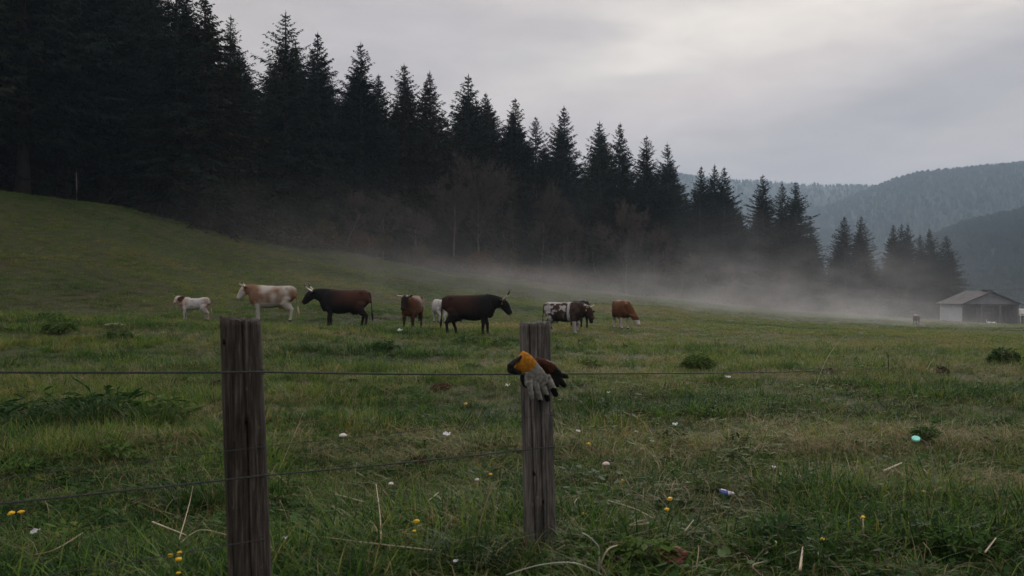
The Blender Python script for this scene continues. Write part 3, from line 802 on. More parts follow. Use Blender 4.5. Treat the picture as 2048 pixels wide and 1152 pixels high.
# ------------------------------------------------------------------ cattle
def nz(p, k, s=0): return mnoise.noise(Vector((p.x*k+s*7.3, p.y*k+s*3.1, p.z*k+s*1.7)))
def lerp3(a, b, t):
    t = max(0, min(1, t)); return tuple(x+(y-x)*t for x, y in zip(a, b))
HORN = noisy_mat('horn', (0.30, 0.26, 0.20), (0.46, 0.42, 0.34), 8, 0.45, 0.4, 0.1)
HORNTIP = noisy_mat('horn_tip', (0.03, 0.027, 0.024), (0.06, 0.05, 0.045), 8, 0.45, 0.4, 0.1)
EYE_M = noisy_mat('eye', (0.004, 0.003, 0.003), (0.008, 0.006, 0.005), 8, 0.15, 0.6, 0.0)
TAG_M = noisy_mat('tag_plastic', (0.55, 0.32, 0.03), (0.62, 0.38, 0.05), 20, 0.5, 0.4, 0.0)
m_coat, nt, out = new_mat('cow_coat'); g = NT(nt)
a = g.node('ShaderNodeAttribute', attribute_name='coat'); hair = g.noise(g.mapping(g.coord('Object'), (9, 30, 14)), 6, 4, .6)
c = g.mix(g.smooth(hair, .3, .75, 0, .35), a.outputs['Color'], (0.5, 0.5, 0.5), 'SOFT_LIGHT')
g.bsdf(out, c, 0.75, 0.08, hair, 0.4, 0.012)

def cow_mesh(poll, hd, yaw=0.0, legs=(0, 0, 0, 0), lift=(0, 0, 0, 0), belly=1.0, udder=True, horns=True, hornlen=.30, hornup=.6, calf=False, tail=0.0, ears=1.0):
    """cow standing along +x, hooves at z=0, withers at about 1.36. poll: top of the head; hd: head pitch (deg, down), yaw: head turned aside (deg).
    Returns body mesh, horn curves, eye spots, tag spot."""
    b = MB(); SX = .91
    poll = (poll[0]*SX, poll[1], poll[2])
    T_ = [(-.99, 1.13, .10, .15), (-.955, 1.12, .19, .23), (-.83, 1.085, .26, .285), (-.60, 1.045, .295, .33), (-.35, .975, .335, .385*belly), (-.05, .94, .372, .425*belly),
          (.20, .93, .362, .435*belly), (.42, .955, .325, .425), (.60, .985, .285, .40), (.74, 1.01, .235, .345), (.84, 1.04, .17, .27)]
    cs = .94 if calf else 1.0
    b.tube([(x, 0, z+(.03 if calf else 0)) for x, z, _, _ in T_], [t[2]*cs for t in T_], [t[3]*cs for t in T_], n=22, power=2.25)
    b.ball((.45, 0, 1.24), .30, .15, .155)                            # withers
    b.ball((-.74, 0, 1.22), .22, .20, .13 if calf else .15)                            # croup
    for s in (-1, 1): b.ball((-.70, s*.20, 1.24), .10, .07, .10)      # hip bones
    b.ball((.74, 0, .80), .16, .12, .22)                              # brisket
    for i, v in enumerate(b.v): b.v[i] = (v[0]*SX, v[1], v[2])
    # neck
    pl = Vector(poll); a = Vector((.66*SX, 0, 1.10)); k = 6
    ys = math.sin(rad(yaw))
    pts = []; ra = []; rb = []
    for i in range(k+1):
        t = i/k; q = a.lerp(pl-Vector((.02, 0, .09)), t); q.y += 0.0; q.z += 0.03*math.sin(t*PI)
        pts.append(q); ra.append(.19*(1-t)+.105*t); rb.append(.32*(1-t)**1.2+.165*(1-(1-t)**1.2))
    b.tube(pts, ra, rb, n=16)
    b.tube([(.70*SX, 0, .74), Vector((.82*SX, 0, .84)), a.lerp(pl, .55)-Vector((0, 0, .16))], [.06, .05, .03], [.13, .10, .05], n=10)  # dewlap
    # head
    hp, hy = rad(hd), rad(yaw)
    ax = Vector((math.cos(hp)*math.cos(hy), math.cos(hp)*math.sin(hy), -math.sin(hp)))
    lat = Vector((-math.sin(hy), math.cos(hy), 0)); up = ax.cross(lat).normalized()
    if up.z < 0 and hd < 80: up = -up
    H = .54 if not calf else .46
    prof = [(-.06, .07, .08), (0, .115, .130), (.10, .138, .162), (.20, .130, .162), (.30, .104, .138), (.40, .090, .112), (.47, .096, .100), (.52, .086, .082), (.545, .05, .05)]
    kk = H/.54
    b.tube([pl+ax*(x*kk)-up*(.055+.05*min(max(x, 0)/.4, 1)) for x, _, _ in prof], [w_*(.98 if not calf else 1.12) for _, w_, _ in prof], [h_ for _, _, h_ in prof], n=16, up=tuple(up), power=2.2)
    for s in (-1, 1): b.ball(pl+ax*.14*kk+lat*s*.10-up*.03, .035, .035, .035, 8)      # brows
    # ears
    for s in (-1, 1):
        e0 = pl+lat*s*.09-up*.06+ax*.0; dv = (lat*s*.85+Vector((0, 0, -.05))-ax*.45).normalized()
        b.tube([e0, e0+dv*.06*ears, e0+dv*.14*ears, e0+dv*.20*ears, e0+dv*.225*ears], [.026, .052, .066, .044, .014], [.020, .026, .024, .018, .012], n=10, up=tuple(up))
    n_before = len(b.v)
    # legs: front near, front far, hind near, hind far (y = -, +)
    for i, s in enumerate((-1, 1)):
        o_, l_ = legs[i], lift[i]
        P_ = [(.56, s*.15, .92), (.54, s*.175, .72), (.53+.25*o_, s*.165, .56), (.56+.8*o_+l_*.9, s*.155, .385+l_*.25), (.555+1.0*o_+l_*.45, s*.155, .20+l_*.7), (.56+1.05*o_+l_*.2, s*.155, .10+l_*.95), (.585+1.1*o_+l_*.12, s*.155, .045+l_*.95), (.595+1.1*o_+l_*.1, s*.155, .0+l_*.95)]
        b.tube(P_, [.095, .115, .088, .064, .046, .052, .056, .058], [.16, .16, .11, .072, .051, .058, .068, .074], n=12, up=(1, 0, 0))
    for i, s in enumerate((-1, 1)):
        o_, l_ = legs[2+i], lift[2+i]
        P_ = [(-.66, s*.13, 1.05), (-.63, s*.17, .86), (-.58+.15*o_, s*.185, .70), (-.70+.5*o_, s*.175, .55), (-.83+.8*o_, s*.16, .44), (-.80+.95*o_, s*.16, .27), (-.775+1.05*o_, s*.16, .115), (-.75+1.1*o_, s*.16, .05), (-.735+1.1*o_, s*.16, 0)]
        b.tube(P_, [.105, .15, .135, .088, .060, .048, .052, .056, .058], [.21, .25, .21, .135, .078, .054, .060, .070, .075], n=12, up=(1, 0, 0))
    # tail
    tl = [(-.93, 0, 1.27), (-1.01, 0, 1.24), (-1.05, tail*.3, 1.08), (-1.06-abs(tail)*.1, tail*.6, .85), (-1.07-abs(tail)*.25, tail*.9, .62), (-1.08-abs(tail)*.45, tail, .48), (-1.09-abs(tail)*.6, tail, .33), (-1.10-abs(tail)*.6, tail, .24)]
    b.tube(tl, [.040, .036, .028, .025, .026, .044, .042, .012], n=8, up=(1, 0, 0))
    if udder:
        b.ball((-.42, 0, .60), .19, .14, .13)
        for dx_ in (-.09, .07):
            for s in (-1, 1): b.tube([(-.42+dx_, s*.06, .53), (-.42+dx_, s*.065, .43)], [.022, .015], n=8, up=(1, 0, 0))
    for i in range(n_before, len(b.v)):
        v = b.v[i]; cx = v[0]; b.v[i] = (cx*SX, v[1], v[2])
    me = fused(b, name_kind, 0.021 if not calf else 0.021, 3)
    info = dict(poll=pl, ax=ax, lat=lat, up=up, horns=horns, hl=hornlen, hu=hornup, k=kk)
    return me, info

def cow(name, px, py_feet, h_px, heading, label, coatfn, height=1.36, udder=True, horns=True, tagged=False, zadd=0.0, D=None, **kw):
    global name_kind
    name_kind = name
    me, inf = cow_mesh(udder=udder, horns=horns, **kw)
    def longer(p):
        global RAW
        RAW = p.copy(); return coatfn(Vector((p.x/.91, p.y, p.z)))
    paint(me, longer)
    if D is None:
        q = hit(px, py_feet); D = q.y
    x = (px-1024)/F*D
    k = h_px/F*D/1.37
    o = link_mesh('body', me, m_coat)
    o.name = name
    o.location = (x, D, gz(x, D)+zadd); o.rotation_euler = (0, 0, rad(heading)); o.scale = (k, k, k)
    tag(o, label, 'calf' if name == 'calf' else 'cow', 'cattle standing in the meadow')
    pl, ax, lat, up = inf['poll'], inf['ax'], inf['lat'], inf['up']
    if horns:
        for s in (-1, 1):
            L = inf['hl']*1.35; inf['hu'] = min(inf['hu'], 1.3); c = MB()
            b0 = pl+lat*s*.055-up*.005; fw = Vector((ax.x, ax.y, 0)).normalized()
            c1 = [b0, b0+lat*s*.10*L/.3+Vector((0, 0, .02)), b0+lat*s*.19*L/.3+up*.03+fw*.07+Vector((0, 0, .06*inf['hu'])), b0+lat*s*.215*L/.3+up*.03+fw*.14+Vector((0, 0, .13*inf['hu']))]
            c.tube(c1, [.042, .038, .030, .023], n=8, up=(1, 0, 0))
            hn = c.build('horn', HORN, o, smooth=True)
            c = MB(); c.tube([c1[-1]-Vector((0, 0, .004)), c1[-1]+Vector((0, 0, .07*inf['hu']))+fw*.04-lat*s*.005, c1[-1]+Vector((0, 0, .15*inf['hu']))+fw*.06-lat*s*.02], [.024, .017, .004], n=8, up=(1, 0, 0))
            c.build('horn_tip', HORNTIP, hn, smooth=True)
    for s in (-1, 1):
        c = MB(); p = pl+ax*.17*inf['k']+lat*s*.112-up*.05; c.ball(p, .022, .022, .022, 8); c.build('eye', EYE_M, o, smooth=True)
    if tagged:
        for s in (-1, 1):
            c = MB(); p = pl+lat*s*.19-up*.075-Vector((0, 0, .03))+ax*.03; r = Matrix.Rotation(0, 3, 'Z')
            n0 = lat*.035; m0 = Vector((0, 0, .045)); t0 = ax*.006
            q = [p-n0-m0, p+n0-m0, p+n0*1.0+m0, p-n0*1.0+m0]
            f = [v+t0 for v in q]; k_ = [v-t0 for v in q]; n1 = len(c.v)
            c.v += [tuple(v) for v in f+k_]
            for fc in ((0, 1, 2, 3), (7, 6, 5, 4), (0, 4, 5, 1), (1, 5, 6, 2), (2, 6, 7, 3), (3, 7, 4, 0)): c.f.append(fc); c.m.append(0)
            c.build('ear_tag', TAG_M, o)
    return o

W_ = (.42, .40, .37); BL = (.010, .009, .009); HOOF = (.03, .026, .022)
def head_t(p, poll, hd, yaw=0):
    hp, hy = rad(hd), rad(yaw); ax = Vector((math.cos(hp)*math.cos(hy), math.cos(hp)*math.sin(hy), -math.sin(hp)))
    return (p-Vector(poll)).dot(ax)
def is_head(p, poll): return (p-Vector(poll)).length < .62 and p.x > poll[0]-.25

def coat_calf(p):
    n = nz(p, 4, 1); wht = (.40, .385, .37); c = wht
    c = lerp3(c, (.30, .19, .13), (n-.05)*2.2) if p.x > .25 else lerp3(c, (.27, .27, .29), (nz(p, 6, 2)-.12)*3.0)
    if p.x > .62 and p.x < 1.02: c = lerp3(c, (.24, .12, .07), .55+n)
    if p.x < -.70: c = lerp3(c, (.25, .14, .09), .5+n)
    q = RAW-Vector((.892, .06, 1.42))
    if q.length < .5 and p.x > .9: c = lerp3((.40, .385, .37), (.24, .13, .08), .2+n)
    if abs(q.x*-.743+q.y*.669) > .125 and q.length < .4: c = (.075, .03, .018)
    if p.z < .06: c = HOOF
    return c
def coat_red_white(p):
    n = nz(p, 2.0, 3); n2 = nz(p, 5, 4); red = (.175, .105, .066); wht = (.38, .355, .32)
    if p.x > 1.06: c = wht
    else:
        f = .85+1.1*n+.5*n2
        f -= .30*min(1, max(0, (-.1-p.x)/.3)); f += .5*min(1, max(0, (-.68-p.x)/.2))
        f -= .35*math.exp(-((p.x-.10)/.13)**2)
        f -= .7*min(1, max(0, (p.z-1.18)/.16))
        f += .4*min(1, max(0, (p.x-.3)/.3))
        f += .9*max(0, 1-abs(p.x-.72)/.28)*(1 if p.z > .7 else 0)
        f -= 1.4*min(1, max(0, (.74-p.z)/.14)); c = lerp3(wht, red, f*1.1+.05)
    if 1.0 < p.x < 1.12 and p.z > 1.14: c = (.16, .065, .03)
    if p.x < -1.0 and p.z < .55: c = (.42, .32, .20)
    if p.x < -.2 and p.x > -.66 and p.z < .60 and abs(p.y) < .16 and p.z > .4: c = (.30, .15, .08)
    if p.z < .06: c = HOOF
    return c
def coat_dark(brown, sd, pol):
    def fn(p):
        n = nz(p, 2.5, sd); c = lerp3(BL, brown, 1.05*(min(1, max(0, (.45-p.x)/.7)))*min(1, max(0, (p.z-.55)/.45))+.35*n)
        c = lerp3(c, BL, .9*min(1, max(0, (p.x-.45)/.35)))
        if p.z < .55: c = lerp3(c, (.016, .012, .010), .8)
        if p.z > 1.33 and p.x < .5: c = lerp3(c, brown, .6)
        if RAW.x > pol[0]*.91 and (RAW-Vector((pol[0]*.91, pol[1], pol[2]))).length > .525: c = (.16, .145, .13)
        return c
    return fn
def coat_brown_front(p):
    n = nz(p, 3, 8); c = lerp3((.10, .042, .020), (.06, .026, .014), .5+n)
    if p.x > .95: c = lerp3((.028, .017, .013), (.012, .010, .009), .5+n)
    if p.z < .5: c = (.035, .018, .012)
    return c
def coat_white_rump(p):
    c = lerp3((.44, .43, .42), (.33, .32, .32), .5+nz(p, 4, 12)); return c if p.z > .06 else HOOF
def coat_pied(p):
    n = .8*nz(p, 1.7, 15)+.55*nz(p, 5.5, 16)+.3*nz(p, 12, 18); wht = (.33, .32, .32); f = n*5+2.0
    if p.x < -.55 and p.z > .9: f = n*5+.1
    if .28 < p.x < .40+.1*n: f -= 3.0
    if p.x > .45: f += 2.5
    if p.z > 1.30 and p.x < .3: f -= 2.2
    if p.z < .55: f = n*5-.8
    if p.x < -.92: f = 3
    c = lerp3(wht, lerp3((.022, .016, .014), (.055, .036, .028), .5+nz(p, 6, 17)), f)
    if p.x > 1.02 and p.z > 1.22: c = lerp3(c, wht, .75)
    if p.z < .06: c = HOOF
    return c
def coat_black(p): return lerp3(BL, (.018, .015, .014), .5+nz(p, 4, 20))
GR_POLL = (1.10, .34, .70)
def coat_graze(p):
    n = nz(p, 3, 22); c = lerp3((.125, .055, .024), (.08, .034, .016), .5+n)
    if abs(p.y) < .05+.03*n and p.z > 1.2: c = lerp3(c, (.30, .2, .12), .5)
    if p.z < .55 and p.x < 1.0: c = (.40, .37, .33)
    if p.x > .95 and p.z < .47: c = (.42, .39, .36)
    elif p.x > .95 and p.z < .62: c = (.075, .03, .016)
    if p.z < .06: c = HOOF
    return c
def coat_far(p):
    return lerp3((.10, .08, .07), (.30, .27, .24), (p.z-1.15)*5+.5*nz(p, 3, 30))  # brown coat, paler along the back: rim light put into the colour

cow('calf', 388, 641, 46, 186, 'small white speckled calf with brown ears, alone ahead of the herd', coat_calf, calf=True, udder=False, horns=False, poll=(.98, .06, 1.42), hd=40, yaw=48, belly=.88, legs=(-.03, .05, .06, -.16), tail=-.05, ears=1.25)
cow('cow', 543, 643, 72, 181, 'white and reddish brown cow with white face, looking toward the calf', coat_red_white, poll=(1.10, 0, 1.33), hd=48, legs=(.09, -.07, .02, -.06), tail=.12, hornlen=.24, hornup=.7)
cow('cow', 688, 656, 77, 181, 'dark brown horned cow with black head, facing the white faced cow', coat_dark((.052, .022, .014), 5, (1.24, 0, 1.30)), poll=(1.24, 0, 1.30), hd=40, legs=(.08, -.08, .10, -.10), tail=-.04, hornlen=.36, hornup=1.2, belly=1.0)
cow('cow', 824, 658, 67, -101, 'reddish brown cow facing the camera between the two dark cows', coat_brown_front, poll=(1.06, 0, 1.33), hd=62, yaw=-14, legs=(.08, -.06, .05, -.05), hornlen=.26, hornup=.35, ears=1.15)
cow('cow', 878, 645, 46, 112, 'white cow seen from behind, mostly hidden by the black cow', coat_white_rump, poll=(1.1, 0, 1.0), hd=60, legs=(0, 0, .03, -.03), horns=False, D=None)
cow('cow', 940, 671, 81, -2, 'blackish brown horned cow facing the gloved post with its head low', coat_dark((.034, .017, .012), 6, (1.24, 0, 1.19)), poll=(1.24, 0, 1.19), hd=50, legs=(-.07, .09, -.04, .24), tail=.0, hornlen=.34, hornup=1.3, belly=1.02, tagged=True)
cow('cow', 1128, 668, 64, -24, 'black and white patched horned cow walking behind the gloved post', coat_pied, poll=(1.22, 0, 1.14), hd=56, legs=(.06, .0, -.05, .1), lift=(0, .16, 0, 0), hornlen=.30, hornup=.8, tagged=True)
cow('cow', 1160, 655, 54, -70, 'black cow whose back alone shows above the patched cow', coat_black, poll=(1.15, .1, .8), hd=66, horns=False)
cow('cow', 1243, 658, 57, -80, 'chestnut brown cow with white face grazing apart from the herd', coat_graze, poll=GR_POLL, hd=52, yaw=45, legs=(.03, -.03, .02, -.05), horns=False, ears=1.2)
cow('cow', 1833, 634, 20, -98, 'distant pale brown cow standing in the mist beside the barn', coat_far, poll=(1.1, 0, .85), hd=62, horns=False, D=112)
# ------------------------------------------------------------------ fence posts
def wood_mat(name, dark, mid, light, tint=0.0):
    m, nt, out = new_mat(name); g = NT(nt); v = g.coord('Object')
    grain = g.noise(g.mapping(v, (75, 75, 3.2)), 1.0, 7, .7, .5); blot = g.noise(g.mapping(v, (9, 9, 3.0)), 1.0, 5, .65)
    fine = g.noise(g.mapping(v, (210, 210, 6)), 1.0, 3, .6)
    c = g.ramp(grain, [(.32, dark), (.5, mid), (.68, light)])
    c = g.mix(g.smooth(blot, .42, .72, 0, .75), c, dark)
    c = g.mix(g.smooth(fine, .5, .75, 0, .35), c, light)
    hgt = g.math('ADD', grain, g.math('MULTIPLY', fine, .4))
    lich = g.noise(g.mapping(v, (30, 30, 22)), 1.0, 3, .6)
    c = g.mix(g.smooth(lich, .66, .74, 0, .55), c, light)
    g.bsdf(out, c, .9, .08, hgt, .9, .006); return m
M_POST = [wood_mat('brown_post_wood', (.013, .011, .009), (.046, .039, .034), (.14, .12, .105)), wood_mat('grey_post_wood', (.024, .022, .020), (.094, .086, .081), (.23, .213, .20))]
m_dark = noisy_mat('dark_knot', (.006, .005, .004), (.014, .011, .009), 20, .9, .1, .2)
m_wire = noisy_mat('wire_metal', (.030, .033, .034), (.065, .07, .07), 60, .85, .1, .3, .001)
for mt in (m_wire,): mt.node_tree.nodes['Principled BSDF'].inputs['Metallic'].default_value = .1

KN = []
def post(idx, top, D, base_px, r0, r1, slope, label, knots):
    rg = random.Random(60+idx)
    zt = EYE+(HORIZON-top[1])/F*D; xt = (top[0]-1024)/F*D; xb = (base_px-1024)/F*D; zb = gz(xb, D)-.25
    n, k = 180, 70; b = MB(); cracks = []
    for i in range(6): cracks.append((rg.uniform(0, 2*PI), rg.uniform(.006, .016), rg.uniform(.002, .007), rg.uniform(0, 10), rg.uniform(.25, 1.0) if i > 2 else 1.2))
    for a_ in CRACKS[idx]: cracks.append((a_, .032, .022, rg.uniform(0, 9), 1.4))
    kp = [(a_, z_, s_) for a_, z_, s_ in knots]
    rows = [0]*(k+1)
    for i in range(k+1):
        f = (i/k); z = zb+(zt-zb)*f; cx = xb+(xt-xb)*f; r = r0+(r1-r0)*f
        for j in range(n):
            a = 2*PI*j/n
            q = r*(1+.055*mnoise.noise(Vector((math.cos(a)*1.5+idx*9, math.sin(a)*1.5, z*1.1)))+.010*mnoise.noise(Vector((math.cos(a)*9, math.sin(a)*9, z*1.5+idx))))
            for ca, cw, cd, ph, ext in cracks:
                if f > 1-ext:
                    da = (a-ca-.06*math.sin(z*3+ph)-.02*math.sin(z*11+ph)+PI) % (2*PI)-PI
                    q -= cd*min(1, (f-1+ext)*4)*math.exp(-(da/cw)**2)
            for ka, kz, ks in kp:
                da = (a-ka+PI) % (2*PI)-PI; dd = ((da*r)**2+((z-kz)*.8)**2)/ks**2
                q += .006*math.exp(-dd*.35)-.014*math.exp(-dd*2.2)
            zz = z+(slope*math.cos(a)*r+.016*mnoise.noise(Vector((math.cos(a)*4+idx*5, math.sin(a)*4, 1)))+rg.uniform(-.004, .004) if f == 1 else 0)
            b.v.append((cx+q*math.cos(a), D+q*math.sin(a), zz))
    for i in range(k):
        for j in range(n): b.f.append((i*n+j, i*n+(j+1) % n, (i+1)*n+(j+1) % n, (i+1)*n+j)); b.m.append(0)
    last = k*n; prev = [last+j for j in range(n)]
    for fr in (.8, .5, .2):
        st = len(b.v)
        for j in range(n):
            v = b.v[last+j]; a = 2*PI*j/n; b.v.append((xt+(v[0]-xt)*fr, D+(v[1]-D)*fr, zt+slope*math.cos(a)*r1*fr+.004*(1-fr)+rg.uniform(-.002, .002)))
        for j in range(n): b.f.append((prev[j], prev[(j+1) % n], st+(j+1) % n, st+j)); b.m.append(0)
        prev = [st+j for j in range(n)]
    b.f.append(tuple(prev)); b.m.append(0)
    o = b.build('fence_post', M_POST[idx], None, smooth=True); KN.append((o, xt, xb, zt, zb, r0, r1, D, knots))
    tag(o, label, 'fence post', 'wooden fence posts'); return o
CRACKS = [[-1.25, -2.1], [-1.95, -1.42]]
pl_ = post(0, (481, 639), 3.73, 512, .088, .083, -.10, 'dark brown round fence post without gloves, standing close with a tilted top', [(-2.25, 1.27, .012), (-1.2, .95, .012)])
pr_ = post(1, (1070, 646), 5.07, 1083, .094, .085, .0, 'weathered grey round fence post with the work gloves on it', [(-1.85, .455, .016), (-1.35, .30, .012), (-1.2, .72, .010)])
for o, xt, xb, zt, zb, r0, r1, D, knots in KN:
    for ka, kz, ks in knots:
        f = (kz-zb)/(zt-zb); r = r0+(r1-r0)*f; c = MB(); cx = xb+(xt-xb)*f
        c.ball((cx+(r-.004)*math.cos(ka), D+(r-.004)*math.sin(ka), kz), ks*.75, ks*.5, ks, 10, kz, .5); c.build('knot', m_dark, o, smooth=True)
WL = Vector((POST_XY[0][0]+.064, POST_XY[0][1]-.060, 0)); WR = Vector((POST_XY[1][0]+.067, POST_XY[1][1]-.063, 0))
def wz(v, py): return EYE+(HORIZON-py)/F*v.y
def wire(zL, zR, t0, t1, end, r, label, sag=.006):
    b = MB(); d = WR-WL; pts = []
    for i in range(61):
        t = t0+(t1-t0)*i/60; q = WL+d*t; fr = t-math.floor(t)
        q.z = zL+(zR-zL)*t-sag*4*fr*(1-fr); pts.append(q)
    if end is not None:
        st = pts[-1].copy()
        for i in range(1, 41):
            f = i/40; q = st.lerp(end, f); q.z -= .05*4*f*(1-f)*.5; pts.append(q)
    b.tube(pts, [r]*len(pts), n=8)
    o = b.build('fence_wire', m_wire, smooth=True); tag(o, label, 'fence wire', 'wires of the pasture fence'); return o
stake_xy = P(1776, 740, 15.6)
stake_top = EYE+(HORIZON-704)/F*15.6
wire(wz(WL, 744), wz(WR, 747.5), -4, 1, Vector((stake_xy.x, 15.58, EYE+(HORIZON-735)/F*15.6)), .0042, 'topmost fence wire, running past the gloves out into the meadow')
wire(wz(WL, 893), wz(WR, 828), -4, 1, None, .0014, 'thin faint fence wire just below the topmost one')
wire(wz(WL, 951), wz(WR, 893), -4, 1, None, .0034, 'thick fence wire crossing the brown post halfway down')
wire(wz(WL, 1078), wz(WR, 984), -4, 0, None, .002, 'lowest fence wire, half hidden in long grass beside the brown post')
for (p, w_, zs) in ((pl_, WL, (744, 893, 951, 1078)), (pr_, WR, (893, 828))):
    for py in zs:
        b = MB(); z = wz(w_, py); a = Vector((.7, .72, 0)); nn = Vector((.731, -.683, 0))
        c = w_.copy(); c.z = z
        b.tube([c-nn*.025+Vector((0, 0, .009)), c+nn*.004+Vector((0, 0, .009)), c+nn*.0075, c+nn*.004-Vector((0, 0, .009)), c-nn*.025-Vector((0, 0, .009))], [.0018]*5, n=6, up=tuple(a))
        b.build('staple', m_wire, p, smooth=True)
b = MB(); sx = stake_xy.x; zg_ = gz(sx, 15.6)
b.tube([(sx+.015, 15.6, zg_-.1), (sx+.005, 15.6, (zg_+stake_top)/2), (sx, 15.6, stake_top-.05), (sx-.03, 15.6, stake_top)], [.008, .007, .006, .005], n=8)
o = b.build('stake', m_dark, smooth=True); tag(o, 'thin dark bent stake far out where the topmost wire ends', 'stake')

# ------------------------------------------------------------------ work gloves hanging on the grey post
GD = 4.885
def G_(zx, zy, dy=0.0):
    D = GD+dy+.9*(zx-450)*.000547; return P(980+zx/5.01, 620+zy/5.01, D)
gs = GD/F/5.01
m_gl, nt, out = new_mat('glove_fabric'); g = NT(nt)
a = g.node('ShaderNodeAttribute', attribute_name='coat'); wv_ = g.noise(g.mapping(g.coord('Object'), (1, 1, 1)), 55, 4, .65); w2 = g.noise(g.coord('Object'), 420, 2, .6)
c = g.mix(g.smooth(wv_, .35, .75, 0, .55), a.outputs['Color'], (.35, .33, .3), 'MULTIPLY')
g.bsdf(out, c, .7, .15, g.math('ADD', wv_, g.math('MULTIPLY', w2, .25)), .55, .006)
def lump(seed):
    return lambda p: p
def glove_piece(name, shapes, colorfn, parent, voxel=.0028, amp=.0022, seed=1):
    b = MB()
    for pts, ra, rb in shapes: b.tube(pts, ra, rb, n=18, up=(0, -1, 0), power=2.4)
    me = fused(b, name, voxel, 3)
    for v in me.vertices:
        p = v.co; k = mnoise.noise(p*42+Vector((seed, 0, 0)))*amp+mnoise.noise(p*95)*amp*.4
        v.co += v.normal*k
    paint(me, colorfn)
    o = link_mesh(name, me, m_gl); 
    if parent: o.parent = parent
    return o
GREY = (.20, .195, .178); BLK = (.008, .008, .009); ORG = (.55, .235, .024); BRN = (.055, .021, .012)
def zpx(p): return ((p.x/p.y*F+1024)-980)*5.01, ((HORIZON-(p.z-EYE)/p.y*F)-620)*5.01
tipsA = [((655, 838), 62), ((578, 893), 46), ((506, 915), 18)]
def colA(p):
    zx, zy = zpx(p); n = mnoise.noise(p*60)
    for (tx, ty), r in tipsA:
        if math.hypot(zx-tx, zy-ty)+14*n < r: return BLK
    if zx < 345 and zy > 650: return BLK
    if p.y-.9*(zx-450)*.000547 > GD+.010: return BLK
    c = lerp3(GREY, (.27, .265, .245), .5+n*1.2)
    if 690 < zy < 780 and n > .12: c = lerp3(c, (.36, .36, .345), .6)
    return c
S = lambda *r: [x*gs for x in r]
A = empty('work_glove', tuple(G_(440, 680)))
tag(A, 'grey palmed work glove with orange cuff and black fingertips, hanging before the other', 'glove', 'pair of work gloves on the fence post')
bodyA = glove_piece('hand', [
    ([G_(345, 530), G_(385, 580), G_(430, 650, -.004), G_(470, 710, -.004), G_(500, 760, .002)], S(92, 104, 114, 116, 102), [.017, .020, .024, .022, .015]),
    ([G_(570, 660, -.003), G_(600, 720, -.005), G_(632, 790, .0), G_(660, 848, .006), G_(668, 864, .008)], S(35, 35, 34, 32, 16), [.017, .017, .016, .014, .007]),
    ([G_(508, 700, -.005), G_(540, 790, -.006), G_(562, 850, .002), G_(580, 902, .008), G_(584, 918, .010)], S(32, 32, 31, 29, 14), [.017, .016, .015, .013, .006]),
    ([G_(450, 710, -.004), G_(472, 800, -.004), G_(490, 865, .004), G_(502, 905, .009), G_(505, 920, .011)], S(30, 30, 29, 27, 12), [.016, .016, .014, .012, .006]),
    ([G_(395, 710, -.002), G_(402, 790, .0), G_(412, 850, .006), G_(420, 886, .010), G_(422, 898, .012)], S(28, 28, 27, 24, 11), [.015, .014, .013, .011, .005]),
    ([G_(350, 620, .012), G_(335, 690, .018), G_(352, 750, .022), G_(366, 775, .022)], S(38, 36, 30, 14), [.016, .015, .013, .006])], colA, None)
cuffA = glove_piece('cuff', [([G_(392, 588, -.002), G_(360, 548, -.003), G_(318, 512, -.002), G_(288, 496, .002)], S(100, 102, 103, 96), [.022, .025, .027, .024])],
    lambda p: lerp3(ORG, (.40, .165, .018), .4+mnoise.noise(p*50)), None, seed=5, amp=.003)
trimA = glove_piece('cuff_lining', [([G_(296, 628, .0), G_(250, 622, -.002), G_(208, 598, -.002), G_(206, 560, -.002), G_(242, 520, -.002), G_(300, 474, -.002), G_(372, 440, .0)], S(16, 30, 38, 36, 24, 15, 9), [.012, .020, .024, .024, .022, .020, .012])], lambda p: BLK, None, seed=9)
B = empty('work_glove', tuple(G_(640, 600, .02)))
tag(B, 'black work glove with reddish brown cuff, half hidden behind the grey palmed one', 'glove', 'pair of work gloves on the fence post')
handB = glove_piece('hand', [
    ([G_(560, 560, .030), G_(610, 620, .028), G_(660, 665, .026), G_(690, 690, .026)], S(70, 82, 78, 60), [.016, .018, .017, .014]),
    ([G_(670, 640, .026), G_(720, 650, .024), G_(760, 664, .024), G_(782, 674, .026)], S(34, 31, 27, 13), [.015, .014, .012, .006]),
    ([G_(660, 670, .026), G_(710, 715, .022), G_(742, 752, .022), G_(756, 770, .024)], S(36, 34, 30, 14), [.015, .015, .013, .006]),
    ([G_(640, 680, .030), G_(668, 740, .030), G_(684, 772, .032)], S(32, 28, 12), [.013, .012, .005]),
    ([G_(610, 660, .034), G_(632, 740, .036), G_(640, 775, .038)], S(32, 26, 12), [.012, .011, .005]),
    ([G_(600, 600, .032), G_(560, 660, .036), G_(565, 710, .036)], S(32, 28, 14), [.012, .011, .005])], lambda p: lerp3(BLK, (.016, .015, .015), .5+mnoise.noise(p*40)), None, seed=3)
cuffB = glove_piece('cuff', [([G_(468, 500, .016), G_(520, 524, .016), G_(575, 560, .018), G_(618, 598, .022)], S(30, 44, 58, 66), [.014, .019, .021, .019])], lambda p: lerp3(BRN, (.085, .033, .016), .5+mnoise.noise(p*45)), None, seed=7, amp=.003)
for par, kids in ((A, (bodyA, cuffA)), (B, (handB, cuffB))):
    for o in kids: o.parent = par; o.matrix_parent_inverse = Matrix.Translation(-Vector(par.location))
trimA.parent = cuffA

